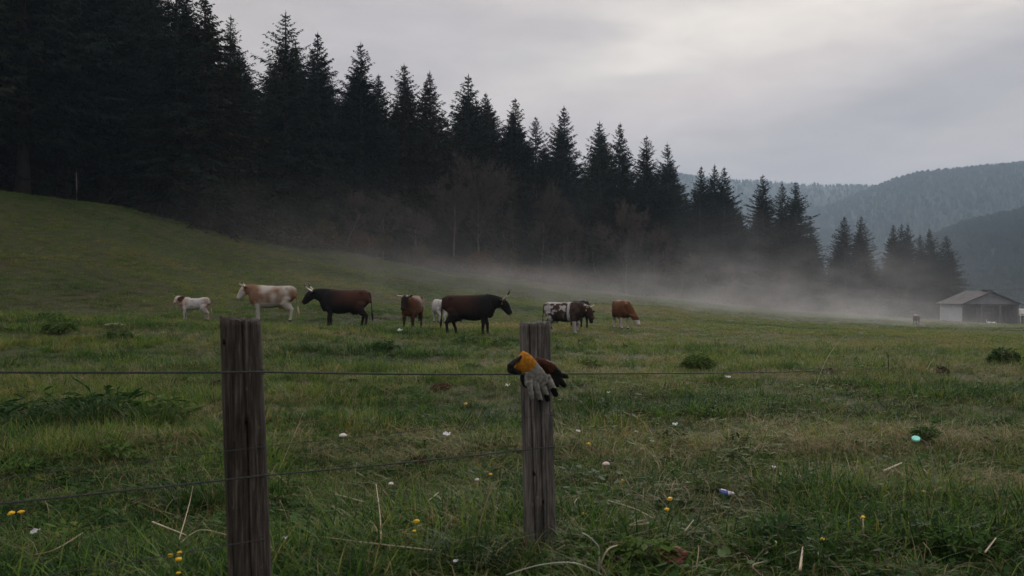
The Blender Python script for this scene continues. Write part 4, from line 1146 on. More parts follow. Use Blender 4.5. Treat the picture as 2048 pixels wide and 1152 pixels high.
# ------------------------------------------------------------------ barn
m_white = noisy_mat('white_boards', (.55, .58, .63), (.74, .77, .82), 1.5, .8, .2, .3, .01, (3, 3, .4))
m_gable = noisy_mat('grey_gable_boards', (.14, .15, .175), (.21, .22, .25), 1.5, .85, .2, .3, .01, (5, 1, .5))
m_oldwood = noisy_mat('old_dark_boards', (.088, .088, .09), (.16, .158, .16), 2.0, .9, .1, .3, .01, (5, 1, .5))
m_roof = noisy_mat('grey_roof_sheets', (.085, .080, .085), (.15, .142, .148), 1.2, .7, .3, .3, .01, (1, .4, 1))
m_trim = noisy_mat('dark_roof_edge', (.035, .033, .036), (.06, .057, .06), 3, .8, .2, .1)
bx, by = 82.6, 165.0; bw, bd = 10.3, 8.8; ez_ = EYE+(HORIZON-607)/F*by; pz = EYE+(HORIZON-583.5)/F*by; bz = min(gz(bx, by), gz(bx+bw, by), gz(bx, by+bd))-.4
BN = empty('barn', (bx, by, bz)); tag(BN, 'small grey roofed barn with white side wall and dark open front', 'barn')
def loc(o): o.parent = BN; o.matrix_parent_inverse = Matrix.Translation((-bx, -by, -bz)); return o
b = MB()
for i in range(30):
    y0 = by+.05+i*(bd-.1)/30; b.box(bx-(.02 if i % 2 else .0), bx+.14, y0, y0+(bd-.1)/30-.02, bz, ez_+.05)
loc(b.build('side_wall', m_white))
b = MB()
for i in range(26):
    x0 = bx+.16+i*(bw-.3)/26; b.box(x0, x0+(bw-.3)/26-.015, by+3.2-(.015 if i % 2 else 0), by+3.3, bz, ez_-.1)
loc(b.build('back_wall', m_oldwood))
b = MB(); b.box(bx+bw-.14, bx+bw, by+.05, by+bd, bz, ez_+.05); loc(b.build('side_wall', m_oldwood))
b = MB(); nb = 34; mx = bx+bw/2
for i in range(nb):
    x0 = bx+i*bw/nb; x1 = x0+bw/nb-.012
    zt = [ez_+(pz-ez_)*(1-abs(x-mx)/(bw/2))-.10 for x in (x0, x1)]; yy = by-(.02 if i % 2 else 0)
    n = len(b.v); b.v += [(x0, yy, ez_-.05), (x1, yy, ez_-.05), (x1, yy, max(zt[1], ez_)), (x0, yy, max(zt[0], ez_)), (x0, by+.08, ez_-.05), (x1, by+.08, ez_-.05), (x1, by+.08, max(zt[1], ez_)), (x0, by+.08, max(zt[0], ez_))]
    for q in ((0, 1, 2, 3), (5, 4, 7, 6), (4, 5, 1, 0), (3, 2, 6, 7), (1, 5, 6, 2), (4, 0, 3, 7)): b.f.append(tuple(n+k for k in q)); b.m.append(0)
loc(b.build('gable', m_gable))
b = MB(); b.box(bx-.05, bx+bw+.05, by-.06, by+.14, ez_-.30, ez_-.055); loc(b.build('beam', m_trim))
for xx in (bx+.0, bx+bw*.33, bx+bw*.66, bx+bw-.2):
    b = MB(); b.box(xx, xx+.2, by-.02, by+.18, bz, ez_-.302); loc(b.build('wall_post', m_oldwood))
rf = None
for sgn in (-1, 1):
    b = MB(); nn_ = 46; ov = .55; y0, y1 = by-.55, by+bd+.4
    xa, za = mx, pz+.10; xe = mx+sgn*(bw/2+ov); ze = ez_+.10-(pz-ez_)/(bw/2)*ov
    rows = []
    for i in range(nn_*2+1):
        yy = y0+(y1-y0)*i/(nn_*2); dz_ = .022*math.cos(i*PI)
        rows.append(((xa, yy, za+dz_), (xe, yy, ze+dz_), (xa, yy, za+dz_-.06), (xe, yy, ze+dz_-.06)))
    for r0, r1 in zip(rows[:-1], rows[1:]):
        b.quad(r0[0], r0[1], r1[1], r1[0]); b.quad(r0[2], r1[2], r1[3], r0[3]); b.quad(r0[1], r0[3], r1[3], r1[1])
    for r in (rows[0], rows[-1]): b.quad(r[0], r[2], r[3], r[1])
    o = loc(b.build('roof', m_roof)); rf = rf or o
    b = MB(); t = .16
    v = [(xa, y0-.03, za+.03), (xe, y0-.03, ze+.03), (xe, y0-.03, ze-t), (xa, y0-.03, za-t)]; v2 = [(x, y-.05, z) for x, y, z in v]; n = 0; b.v += v+v2
    for q in ((0, 1, 2, 3), (7, 6, 5, 4), (0, 4, 5, 1), (1, 5, 6, 2), (2, 6, 7, 3), (3, 7, 4, 0)): b.f.append(q); b.m.append(0)
    fa = b.build('bargeboard', m_trim); fa.parent = o
b = MB(); b.box(mx-.42, mx+.32, by-.4, by+2.2, pz+.05, pz+.36); b.box(mx-.5, mx+.4, by-.5, by+2.3, pz+.362, pz+.42)
o = b.build('ridge_vent', m_trim); loc(o)
b = MB(); b.tube([(mx+.5, by+1, pz+.3), (mx+8, by+3, pz+.55), (mx+20, by+6, pz+1.3), (mx+60, by+15, pz+5)], [.035]*4, n=6)
o = b.build('overhead_cable', m_trim, smooth=True); tag(o, 'thin dark cable running from the barn roof out of view', 'cable')
# white tank past the barn's corner
tx, ty = P(2041, 622, 168).x, 168.0; tz = EYE+(HORIZON-628)/F*168; s_ = .47
T0 = empty('water_tank', (tx, ty, gz(tx, ty))); tag(T0, 'small white boxy tank raised on legs past the far barn corner', 'tank')
b = MB(); b.box(tx-s_, tx+s_, ty-.5, ty+.5, tz, tz+.95); bmw = b
o = b.build('tank_body', noisy_mat('white_plastic', (.80, .79, .78), (.88, .87, .86), 2, .5, .4, .1)); o.modifiers.new('b', 'BEVEL').width = .06
o.parent = T0; o.matrix_parent_inverse = Matrix.Translation(-T0.location)
for i in range(2):
    b = MB(); b.box(tx-s_, tx+s_-.1, ty-.56, ty-.46, tz-.24+i*.0, tz-.12) if i == 0 else b.box(tx-s_+.05, tx-s_+.15, ty-.4, ty+.4, gz(tx, ty)-.2, tz-.245)
    o = b.build('rail' if i == 0 else 'leg', o.data.materials[0] if i == 0 else m_trim); o.parent = T0; o.matrix_parent_inverse = Matrix.Translation(-T0.location)
b = MB(); b.box(tx+s_-.15, tx+s_-.05, ty-.4, ty+.4, gz(tx, ty)-.2, tz-.002); o = b.build('leg', m_trim); o.parent = T0; o.matrix_parent_inverse = Matrix.Translation(-T0.location)

# white geese before the barn
m_goose = noisy_mat('white_feathers', (.62, .62, .63), (.76, .76, .76), 9, .8, .2, .2)
m_bill = noisy_mat('orange_bill', (.42, .16, .03), (.5, .2, .04), 9, .5, .3, .1)
def goose(px, py, D, rz, label, neck):
    x = (px-1024)/F*D; z = gz(x, D); b = MB()
    b.tube([(-.42, 0, .40), (-.30, 0, .36), (-.12, 0, .34), (.08, 0, .35), (.24, 0, .39), (.30, 0, .41)], [.02, .09, .15, .16, .10, .05], [.02, .07, .13, .14, .10, .05], n=12)
    nk = [(.22, 0, .42), (.32, 0, .52), (.34, 0, .66), (.36, 0, .76)] if neck else [(.22, 0, .40), (.36, 0, .40), (.46, 0, .28), (.50, 0, .16)]
    b.tube(nk, [.07, .045, .035, .035], n=10, up=(1, 0, 0)); b.ball(nk[-1], .065, .05, .05, 10)
    o = link_mesh('goose', fused(b, 'goose', .015, 2), m_goose); o.location = (x, D, z); o.rotation_euler = (0, 0, rz); tag(o, label, 'goose', 'white geese by the barn')
    e = Vector(nk[-1]); c = MB(); dv = Vector((.12, 0, -.02)) if neck else Vector((.07, 0, -.09)); c.tube([e+dv*.4, e+dv], [.025, .010], n=8); c.build('bill', m_bill, o)
    for s in (-1, 1):
        c = MB(); c.tube([(-.02, s*.07, .26), (.0, s*.07, .02), (.07, s*.07, .005)], [.016, .014, .02], n=6, up=(1, 0, 0)); c.build('leg', m_bill, o)
goose(1977, 632, 140, PI, 'white goose on the grass before the barn, head raised', True)
goose(1987, 634, 139, .2, 'white goose on the grass before the barn, head down beside the other goose', False)
# pale stone in the grass
def stone(name, px, py, w, h, label, cat, mat, seed, D=None):
    q = hit(px, py); b = MB(); k = w/F*q.y/2; b.ball((0, 0, k*.35*h), k, k*.8, k*h, 18, seed, .45)
    o = b.build(name, mat, smooth=True); o.location = (q.x, q.y, gz(q.x, q.y)); tag(o, label, cat); return o
m_stone = noisy_mat('pale_stone', (.16, .145, .13), (.30, .28, .26), 5, .85, .2, .5)
stone('stone', 1842, 655, 18, .62, 'pale grey stone out in the meadow before the barn', 'stone', m_stone, 3)
# ------------------------------------------------------------------ straws, flowers, litter, mounds, weeds
m_straw = object_random_mat('straw', [(0, (.20, .155, .095)), (.5, (.29, .235, .155)), (1, (.40, .33, .23))], .7, .25, 20, .5)
m_pale = object_random_mat('pale_straw', [(0, (.36, .31, .23)), (1, (.50, .44, .34))], .7, .25, 20, .5)
m_stickg = noisy_mat('grey_stick', (.060, .058, .058), (.13, .125, .12), 12, .85, .2, .4, .002)
m_stickb = noisy_mat('brown_stick', (.045, .028, .016), (.10, .066, .04), 12, .85, .2, .4, .002)
m_paleleaf = noisy_mat('pale_green_blade', (.12, .15, .11), (.24, .27, .21), 10, .6, .3, .2)
def stalk(name, pts, r, mat, label, cat, group=None, h0=.08, flat=False):
    """pts: (px, py) or (px, py, height): the stalk follows these picture points, the first one lying on the ground"""
    base = hit(pts[0][0], pts[0][1], pts[0][2] if len(pts[0]) > 2 else h0); out_ = []
    for i, p in enumerate(pts):
        out_.append(hit(p[0], p[1], p[2]) if len(p) > 2 else P(p[0], p[1], base.y))
    b = MB(); k = len(out_); r *= .8; rr = [r*(1-.45*i/(k-1)) for i in range(k)]
    # smooth curve through the points
    fine = []; fr = []
    for i in range(k-1):
        p0, p1, p2, p3 = out_[max(i-1, 0)], out_[i], out_[i+1], out_[min(i+2, k-1)]
        for j in range(6):
            t = j/6; fine.append(.5*((2*p1)+(p2-p0)*t+(2*p0-5*p1+4*p2-p3)*t*t+(3*p1-p0-3*p2+p3)*t**3)); fr.append(rr[i]+(rr[i+1]-rr[i])*t)
    fine.append(out_[-1]); fr.append(rr[-1])
    b.tube(fine, fr, [q*.35 for q in fr] if flat else fr, n=7)
    o = b.build(name, mat, smooth=True); tag(o, label, cat, group); return o
L = .12; GS = 'dry straws lying in the grass'
for pts, r, mt, lab in [
 ([(1768, 942, L), (1803, 926, L+.02)], .012, m_pale, 'thick pale piece of reed stem lying below the turquoise lid'),
 ([(1828, 946, L), (1855, 946, L)], .005, m_straw, 'short straw lying level beside the bent green stalk'),
 ([(1843, 936, L+.02), (1857, 947, L)], .005, m_pale, 'short pale straw crossing the level one beside the bent green stalk'),
 ([(1212, 1000, L), (1268, 1017, L), (1309, 1038, L)], .0055, m_straw, 'long bent straw above the looped straw, past the post foot'),
 ([(1300, 1046, L), (1257, 1051, L+.03), (1290, 1040, L+.05), (1284, 1056, L)], .0045, m_straw, 'straw bent into a loop over the dark hole in the grass'),
 ([(1150, 1012, L), (1150, 1003, L+.03), (1156, 996, L+.03)], .005, m_pale, 'short white curl of straw beside the foot of the grey post'),
 ([(1200, 1130, L), (1215, 1100, L+.08), (1234, 1091, L+.08)], .007, m_straw, 'curved tan stem arching up near the foot of the grey post'),
 ([(1192, 845, .04), (1130, 836, .04)], .006, m_stickb, 'brown twig lying in the grass just behind the glove fingertips'),
 ([(871, 1101, L), (740, 1086, L+.02), (607, 1069, L)], .005, m_pale, 'long straight pale straw lying between the two posts'),
 ([(762, 1086, L), (760, 1030, L+.02), (752, 968, L+.06)], .0055, m_straw, 'upright straw crossing the long straight one between the posts'),
 ([(725, 1003, L), (670, 988, L)], .005, m_pale, 'slanting straw left of the upright one between the posts'),
 ([(690, 1034, L), (684, 1028, L+.03), (664, 1012, L+.02)], .0045, m_straw, 'kinked small straw below the slanting one between the posts'),
 ([(793, 1012, L), (766, 980, L+.02)], .0045, m_straw, 'short straw slanting down beside the upright one'),
 ([(856, 1002, L), (877, 985, L)], .0045, m_pale, 'short pale straw near the dark hole between the posts'),
 ([(60, 1112, L), (108, 1100, L+.05), (165, 1066, L+.05)], .006, m_straw, 'bent straw lying near the yellow flowers at the picture edge'),
 ([(305, 1044, L), (372, 1070, L)], .006, m_pale, 'pale straw lying at the foot of the brown post, above the orange flowers'),
 ([(362, 1085, L), (400, 1060, L+.04), (455, 1070, L+.02)], .005, m_straw, 'arched straw touching the brown post near the ground'),
 ([(358, 1080, L), (378, 1010, .16), (386, 972, .26)], .004, m_straw, 'slender straw leaning up under the thick wire beside the brown post'),
 ([(1521, 1150, L), (1505, 1132, L+.05), (1526, 1124, L+.04)], .006, m_straw, 'hooked straw at the bottom edge below the leafy clump'),
 ([(1600, 1140, L), (1606, 1094, .12)], .010, m_straw, 'upright broken tan stem at the bottom edge'),
 ([(1803, 1044, L), (1805, 1017, .09)], .010, m_pale, 'thick short white stem standing in the grass under the long bent stalk'),
 ([(1870, 1022, L), (1912, 1029, L)], .005, m_straw, 'straw lying above the round pinkish stone'),
 ([(1970, 1105, L), (1992, 1076, L+.03)], .006, m_pale, 'pale straw stub close to the picture edge below the stone'),
 ([(1398, 965, L), (1440, 975, L)], .004, m_stickb, 'thin brown straw lying just before the blue packet'),
 ([(1660, 1063, L), (1720, 1072, L)], .004, m_straw, 'thin straw beside the grey stick'),
 ([(1370, 1062, L), (1387, 1040, L+.04)], .005, m_pale, 'short pale straw left of the leafy clump'),
 ([(1130, 1090, L), (1112, 1100, .10)], .004, m_straw, 'bit of straw against the grey post')]:
    stalk('straw', pts, r, mt, lab, 'straw', GS)
for pts, r, mt, lab, nm in [
 ([(1757, 1066, .04), (1800, 1075, .05), (1856, 1086, .03)], .014, m_stickg, 'grey stick lying in the grass below the thick white stem', 'stick'),
 ([(1235, 1115, .06), (1262, 1126, .06), (1292, 1136, .05)], .012, m_stickg, 'smooth grey stick lying before the reddish dead leaf', 'stick'),
 ([(1420, 1132, .04), (1470, 1108, .05), (1525, 1085, .06)], .008, m_stickb, 'thin dark stick lying behind the reddish dead leaf', 'stick'),
 ([(250, 651, .03), (228, 648, .05), (209, 650, .03)], .05, m_pale, 'pale stick lying far out in the meadow ahead of the calf', 'stick'),
 ([(2045, 952, .03), (1990, 948, .05), (1905, 950, .04)], .007, m_stickb, 'dark thin stick lying level near the picture edge', 'stick')]:
    stalk(nm, pts, r, mt, lab, 'stick')
ST = 'tall dry stalks standing in the meadow'
for pts, r, mt, lab in [
 ([(1834, 832), (1828, 800), (1815, 755), (1805, 735), (1797, 712)], 0.0052, m_straw, 'tall forked dead stalk standing above the turquoise lid'),
 ([(1810, 742), (1818, 715), (1824, 697)], 0.0039, m_straw, 'pale stalk forming a fork with the tall dead one'),
 ([(1632, 770), (1650, 725), (1672, 690), (1694, 668)], 0.0046, m_pale, 'long pale stalk leaning toward the barn across the wire'),
 ([(1854, 738), (1860, 728), (1867, 717)], 0.0059, m_pale, 'small pale stalk between the fork and the dark bristly mound'),
 ([(1873, 748), (1874, 725), (1873, 711)], 0.0078, m_stickb, 'upright dark brown stalk touching the bristly mound'),
 ([(1870, 988), (1866, 930), (1856, 890), (1840, 878)], 0.0052, m_paleleaf, 'long grey green stalk bending over beside the turquoise lid'),
 ([(1972, 980), (1980, 940), (1991, 893)], 0.0039, m_straw, 'thin pale stalk standing near the level dark stick'),
 ([(556, 945), (580, 890), (606, 826)], 0.0033, m_straw, 'faint straw stalk leaning beside the brown post'),
 ([(955, 1085), (962, 1040), (978, 990), (998, 960)], 0.0046, m_straw, 'tall curved tan blade in the tussock before the grey post'),
 ([(1040, 1008), (1033, 985), (1037, 960)], 0.0033, m_straw, 'curled tan blade touching the grey post'),
 ([(1412, 958), (1418, 915), (1427, 886)], 0.0039, m_stickb, 'reddish dead stalk standing behind the blue packet'),
 ([(1544, 1000), (1546, 960), (1548, 925)], 0.0039, m_straw, 'straight stalk with a pale drooping tip near the leafy clump'),
 ([(1630, 990), (1638, 960), (1632, 935), (1625, 930)], 0.0039, m_straw, 'stalk with a folded pinkish tip after the straight one'),
 ([(0, 1003), (20, 960), (38, 925)], 0.0039, m_stickb, 'brown stalk rising at the picture edge above the yellow flowers')]:
    stalk('dry_stalk', pts, r, mt, lab, 'stalk', ST)
stalk('pale_grass', [(1197, 1148), (1198, 1100), (1190, 1085), (1176, 1072), (1164, 1066)], .016, m_paleleaf, 'broad pale grey green blade folded over at the foot of the grey post', 'grass', flat=True)
stalk('pale_grass', [(1200, 1148), (1192, 1125), (1186, 1112)], .008, m_paleleaf, 'short upright pale blade below the folded broad one', 'grass', flat=True)
stalk('pale_grass', [(1012, 1150), (1080, 1130), (1150, 1126), (1205, 1150)], .010, m_paleleaf, 'long pale blade arching along the bottom edge before the grey post', 'grass', flat=True)

# flowers
m_yel = object_random_mat('yellow_petals', [(0, (.55, .33, .015)), (1, (.68, .44, .03))], .6, .2, 30, .4)
m_stem = noisy_mat('flower_stem', (.04, .075, .02), (.07, .11, .03), 12, .6, .3, .1)
def flower(px, py, h, size, label, seed):
    q = hit(px, py, h); rg = random.Random(seed); R = size/F*q.y/2; zg = gz(q.x, q.y)
    o = empty('yellow_flower', (q.x, q.y, zg)); tag(o, label, 'flower', 'yellow flowers in the grass')
    b = MB(); zz = q.z-zg
    b.tube([(rg.uniform(-.02, .02), rg.uniform(-.02, .02), -.02), (rg.uniform(-.01, .01), 0, zz*.5), (0, 0, zz-.004)], [.0026, .0022, .002], n=6, up=(1, 0, 0)); b.build('stem', m_stem, o, smooth=True)
    b = MB(); ti = Matrix.Rotation(rg.uniform(.1, .6), 3, Vector((rg.uniform(-1, 1), rg.uniform(-1, .3), 0)).normalized())
    for ring, (n, k, e) in enumerate(((16, 1.0, .22), (13, .75, .5), (9, .45, .9))):
        for i in range(n):
            a = i*2*PI/n+rg.uniform(-.12, .12)+ring; dv = Vector((math.cos(a)*math.cos(e), math.sin(a)*math.cos(e), math.sin(e))); s = Vector((-math.sin(a), math.cos(a), 0))*R*.13
            t_ = [Vector((0, 0, 0)), dv*R*k*.6-s, dv*R*k*rg.uniform(.9, 1.1), dv*R*k*.6+s]; b.quad(*[tuple(ti@v+Vector((0, 0, zz))) for v in t_])
    b.ball((0, 0, zz+R*.25), R*.72, R*.72, R*.42, 10, seed, .3); b.build('petals', m_yel, o)
for i, (px, py, h, s, lab) in enumerate([
 (23, 1028, .22, 17, 'yellow flower at the picture edge, lower of two side by side'), (42, 1026, .22, 17, 'yellow flower at the picture edge, the fuller of two side by side'),
 (341, 1113, .20, 16, 'yellow flower at the edge of the cluster before the brown post'), (359, 1107, .22, 14, 'highest yellow flower of the cluster before the brown post'),
 (357, 1121, .20, 19, 'biggest yellow flower in the middle of the cluster before the brown post'), (357, 1148, .15, 14, 'yellow flower cut by the bottom edge below the cluster'),
 (833, 1045, .22, 18, 'bigger yellow flower on a tall stem midway between the posts'), (829, 1063, .19, 11, 'small yellow bud under the bigger flower midway between the posts'),
 (1177, 889, .12, 13, 'round yellow flower in the grass past the gloved post'), (981, 950, .12, 11, 'small yellow flower just before the gloved post'),
 (1168, 1028, .10, 11, 'ragged yellow flower low in the grass past the post foot'), (1340, 999, .13, 14, 'upper yellow flower head of the loose orange cluster'),
 (1334, 1020, .12, 13, 'lower yellow flower head of the loose orange cluster'), (1847, 985, .12, 13, 'yellow flower beside the bent grey green stalk'),
 (1726, 1036, .16, 13, 'yellow flower on a thick white stem'), (1645, 1080, .12, 14, 'yellow flower near the upright broken stem'),
 (1912, 1083, .10, 9, 'small yellow flower below the pinkish stone'), (1777, 1134, .08, 8, 'tiny yellow flower near the bottom edge'),
 (1245, 961, .08, 7, 'tiny yellow flower right of the pinkish mushroom'), (932, 808, .18, 8, 'small yellow spike far between the posts')]):
    flower(px, py, h, s, lab, 300+i)
stalk('flower_stalk', [(1729, 1090), (1727, 1062), (1726, 1038)], .008, m_pale, 'thick white stem under one yellow flower', 'stalk')

# mushrooms and litter
m_cap = noisy_mat('mushroom_cap', (.50, .45, .42), (.66, .61, .58), 14, .7, .3, .2); m_mst = noisy_mat('mushroom_stem', (.28, .20, .13), (.4, .3, .2), 14, .8, .2, .2)
m_paper = noisy_mat('white_scrap', (.55, .56, .58), (.74, .75, .77), 20, .7, .3, .3, .004); m_pink = noisy_mat('pinkish_cap', (.42, .34, .32), (.58, .49, .46), 14, .7, .3, .2)
def mushroom(px, py, w_, label, mt):
    q = hit(px, py, .12); R = w_/F*q.y/2; zg = gz(q.x, q.y); o = empty('mushroom', (q.x, q.y, zg)); tag(o, label, 'mushroom'); h = q.z-zg
    b = MB(); b.tube([(0, 0, -.02), (.003, 0, h*.6), (0, 0, h)], [.007, .006, .006], n=8, up=(1, 0, 0)); b.build('stem', m_mst, o, smooth=True)
    b = MB(); b.tube([(0, 0, h-.004), (0, 0, h+R*.12), (0, 0, h+R*.40), (0, 0, h+R*.62), (0, 0, h+R*.70)], [R*.9, R, R*.82, R*.45, R*.05], n=16, up=(1, 0, 0)); b.build('cap', mt, o, smooth=True)
mushroom(686, 872, 16, 'white mushroom cap out in the grass between the posts', m_cap)
mushroom(1212, 929, 16, 'pinkish white mushroom in the grass past the gloved post', m_pink)
mushroom(782, 968, 11, 'small cream mushroom beside the slanting straws between the posts', m_cap)
mushroom(954, 960, 10, 'tiny pinkish mushroom close to the small yellow flower before the gloved post', m_pink)
def scrap(px, py, w_, label, seed, mt=None, name='paper_scrap', cat='litter', asp=.6, h=.12):
    q = hit(px, py, h); rg = random.Random(seed); R = w_/F*q.y/2; b = MB(); n = 6; V_ = {}
    for i in range(n+1):
        for j in range(4):
            x = (i/n-.5)*2*R*(1-.15*abs(j-1.5)); y = (j/3-.5)*R*1.2
            V_[i, j] = (x+rg.uniform(-.1, .1)*R, y+rg.uniform(-.15, .15)*R, R*asp*(.25+rg.uniform(-.35, .45)+.3*math.sin(i*1.3)))
    for i in range(n):
        for j in range(3): b.quad(V_[i, j], V_[i+1, j], V_[i+1, j+1], V_[i, j+1])
    me = b.mesh(name, True); o = link_mesh(name, me, mt or m_paper); sm = o.modifiers.new('t', 'SOLIDIFY'); sm.thickness = .0015
    o.location = (q.x, q.y, q.z); o.rotation_euler = (rad(25), rg.uniform(-.2, .2), rg.uniform(-.4, .4)); tag(o, label, cat, 'white scraps littering the meadow' if mt is None else None); return o
for i, (px, py, w_, lab, asp) in enumerate([
 (800, 661, 12, 'white scrap on the grass at the feet of the brown cow facing the camera', .6), (893, 868, 17, 'flat white scrap level with the white mushroom', .4),
 (1015, 771, 12, 'white scrap beside the glove, against the grey post', .8), (1456, 754, 12, 'small white scrap below the wire in the middle of the open meadow', .5),
 (911, 1122, 11, 'white scrap in the long grass at the foot of the grey post', .6), (570, 1076, 10, 'tiny white scrap beside the foot of the brown post', .7),
 (1156, 862, 9, 'tiny white scrap under the brown twig behind the gloves', .6), (1350, 848, 11, 'thin white scrap in the grass beyond the yellow flower', .4),
 (1217, 785, 7, 'tiny white scrap far behind the gloves', .7), (1548, 935, 9, 'white bit hanging near the straight stalk', 1.0), (1560, 948, 8, 'narrow white bit standing in the grass near the straight stalk', 1.6)]):
    scrap(px, py, w_, lab, 500+i, asp=asp)
scrap(70, 1063, 22, 'greyish white crumpled scrap below the yellow flowers at the picture edge', 540, noisy_mat('greyish_scrap', (.36, .36, .40), (.50, .50, .54), 20, .7, .3, .3), asp=.5)
stone('stone', 1889, 1063, 18, .9, 'smooth pinkish stone in the grass below the bent stalk', 'stone', noisy_mat('pink_stone', (.22, .18, .18), (.33, .28, .28), 8, .7, .3, .2), 8)
# blue and white packet
q = hit(1453, 988, .10); b = MB(); R = 13/F*q.y
PK = empty('packet', (q.x, q.y, q.z)); tag(PK, 'crumpled blue and white packet lying in the grass', 'litter'); PK.rotation_euler = (0, 0, rad(-12))
m_blue = noisy_mat('blue_foil', (.035, .075, .26), (.06, .11, .36), 25, .4, .5, .3, .004)
b.tube([(-R*.95, 0, 0), (-R*.6, .0, R*.10), (-R*.1, 0, R*.12), (R*.22, 0, R*.10)], [R*.45, R*.6, R*.55, R*.5], [R*.75, R*.62, R*.50, R*.42], n=14); b.build('blue_side', m_blue, PK, smooth=True)
b = MB(); b.tube([(R*.221, 0, R*.10), (R*.6, .0, R*.14), (R*1.0, 0, R*.16), (R*1.25, 0, R*.15)], [R*.49, R*.42, R*.30, R*.08], [R*.41, R*.30, R*.18, R*.04], n=14); b.build('white_side', m_paper, PK, smooth=True)
# turquoise lid
q = hit(1832, 877, .13); b = MB(); R = 8.5/F*q.y
b.tube([(0, 0, -R*.25), (0, 0, 0), (0, 0, R*.16), (0, 0, R*.2)], [R*.97, R, R*.93, R*.80], n=24, up=(1, 0, 0))
o = b.build('bottle_lid', noisy_mat('turquoise_plastic', (.22, .72, .62), (.26, .80, .70), 9, .3, .5, .05), smooth=False); o.location = q; o.rotation_euler = (rad(24), rad(-8), 0); tag(o, 'bright turquoise plastic lid lying in the grass', 'lid')
# reddish dead leaf
q = hit(1345, 1112, .10); b = MB(); R = 34/F*q.y; rg = random.Random(8); ring = []
for i in range(34):
    a = 2*PI*i/34; r = R*(.72+.30*abs(math.cos(2.5*a))+rg.uniform(-.07, .07)); ring.append((r*math.cos(a), r*.72*math.sin(a), .012*math.sin(3*a)+.015*rg.random()))
mid = [(x*.5, y*.5, z*.4+.008) for x, y, z in ring]
for i in range(34):
    j = (i+1) % 34; b.quad(ring[i], ring[j], mid[j], mid[i]); b.tri(mid[i], mid[j], (0, 0, .002))
o = b.build('dead_leaf', noisy_mat('red_brown_leaf', (.045, .015, .008), (.095, .032, .014), 30, .7, .3, .4, .003), smooth=True); o.location = q; o.rotation_euler = (rad(38), 0, rad(10)); o.modifiers.new('t', 'SOLIDIFY').thickness = .001
tag(o, 'large reddish brown dead leaf at the bottom edge', 'leaf')

# dark mounds of earth and dung
m_earth = noisy_mat('dark_earth', (.012, .009, .006), (.035, .026, .017), 25, .95, .1, .9, .02); m_earthr = noisy_mat('reddish_litter', (.022, .011, .007), (.062, .032, .018), 25, .95, .1, .9, .02)
def mound(px, py, w_, label, seed, hk=.45, mt=None, bristle=0):
    q = hit(px, py); R = w_/F*q.y/2; rg = random.Random(seed); b = MB(); zg = gz(q.x, q.y)
    for i in range(16):
        a = rg.uniform(0, 6.28); r = R*math.sqrt(rg.random())*.85; s = R*rg.uniform(.16, .42)
        b.ball((r*math.cos(a), r*.7*math.sin(a), R*hk*(1-r/R)*.8+s*.2), s, s, s*rg.uniform(.6, 1), 8, seed+i, .6)
    o = b.build('earth_mound', mt or m_earth, smooth=True); o.location = (q.x, q.y, zg+.01)
    for i in range(bristle):
        a = rg.uniform(0, 6.28); c = MB() if i == 0 else c
        d_ = Vector((math.cos(a)*rg.uniform(.4, 1.1), math.sin(a)*.6, rg.uniform(.3, 1.3)))*R; c.tube([tuple(d_*.2), tuple(d_*.7), tuple(d_)], [.006, .004, .001], n=4, cap=False)
    if bristle: c.build('dead_stems', mt or m_earth, o)
    tag(o, label, 'mound', 'dark mounds and dung in the meadow')
for i, (px, py, w_, lab, kw) in enumerate([
 (436, 773, 34, 'dark mound half hidden behind the brown post', {}), (600, 771, 28, 'small dark mound just past the brown post below the wire', {}), (643, 752, 34, 'dark grassy mound cut by the topmost wire between the posts', {}),
 (706, 767, 26, 'dark mound right of the one cut by the wire', {}), (883, 779, 44, 'brown lumpy dung heap between the posts, biggest in the open', {'mt': m_earthr}), (672, 669, 16, 'reddish dung pat under the dark horned cow', {'mt': m_earthr, 'hk': .3}),
 (782, 712, 14, 'small reddish dung pat below the green clump between the posts', {'mt': m_earthr, 'hk': .3}), (1886, 748, 26, 'bristly dark mound beside the upright brown stalk', {'bristle': 40, 'hk': .9}), (1804, 744, 26, 'dark mound at the foot of the forked stalk', {'hk': .5}),
 (1766, 750, 12, 'little dark mound left of the forked stalk', {}), (1250, 697, 20, 'dark mound under the grazing brown cow', {'bristle': 12}), (838, 934, 40, 'heap of reddish dead stems just past the thick wire between the posts', {'mt': m_earthr, 'bristle': 50, 'hk': .6}),
 (842, 1000, 24, 'black hole of bare earth between the posts near the straws', {'hk': .2}), (1265, 836, 56, 'long low dark patch of bare earth past the gloves', {'hk': .18}), (1532, 802, 30, 'dark mound in the open meadow right of the gloves', {'hk': .3}),
 (2006, 848, 30, 'dark mound near the picture edge above the thin stalk', {}), (1652, 748, 40, 'low brown mound at the leaning pale stalk', {'hk': .3}), (1290, 1058, 36, 'dark bare hollow under the looped straw', {'hk': .15}),
 (1345, 905, 40, 'patch of brown dead stems behind the loose orange cluster', {'mt': m_earthr, 'bristle': 30, 'hk': .2}), (1893, 814, 12, 'little dark clod above the turquoise lid', {}), (1908, 832, 14, 'dark clod right of the little one above the turquoise lid', {})]):
    mound(px, py, w_, lab, 700+i, **kw)

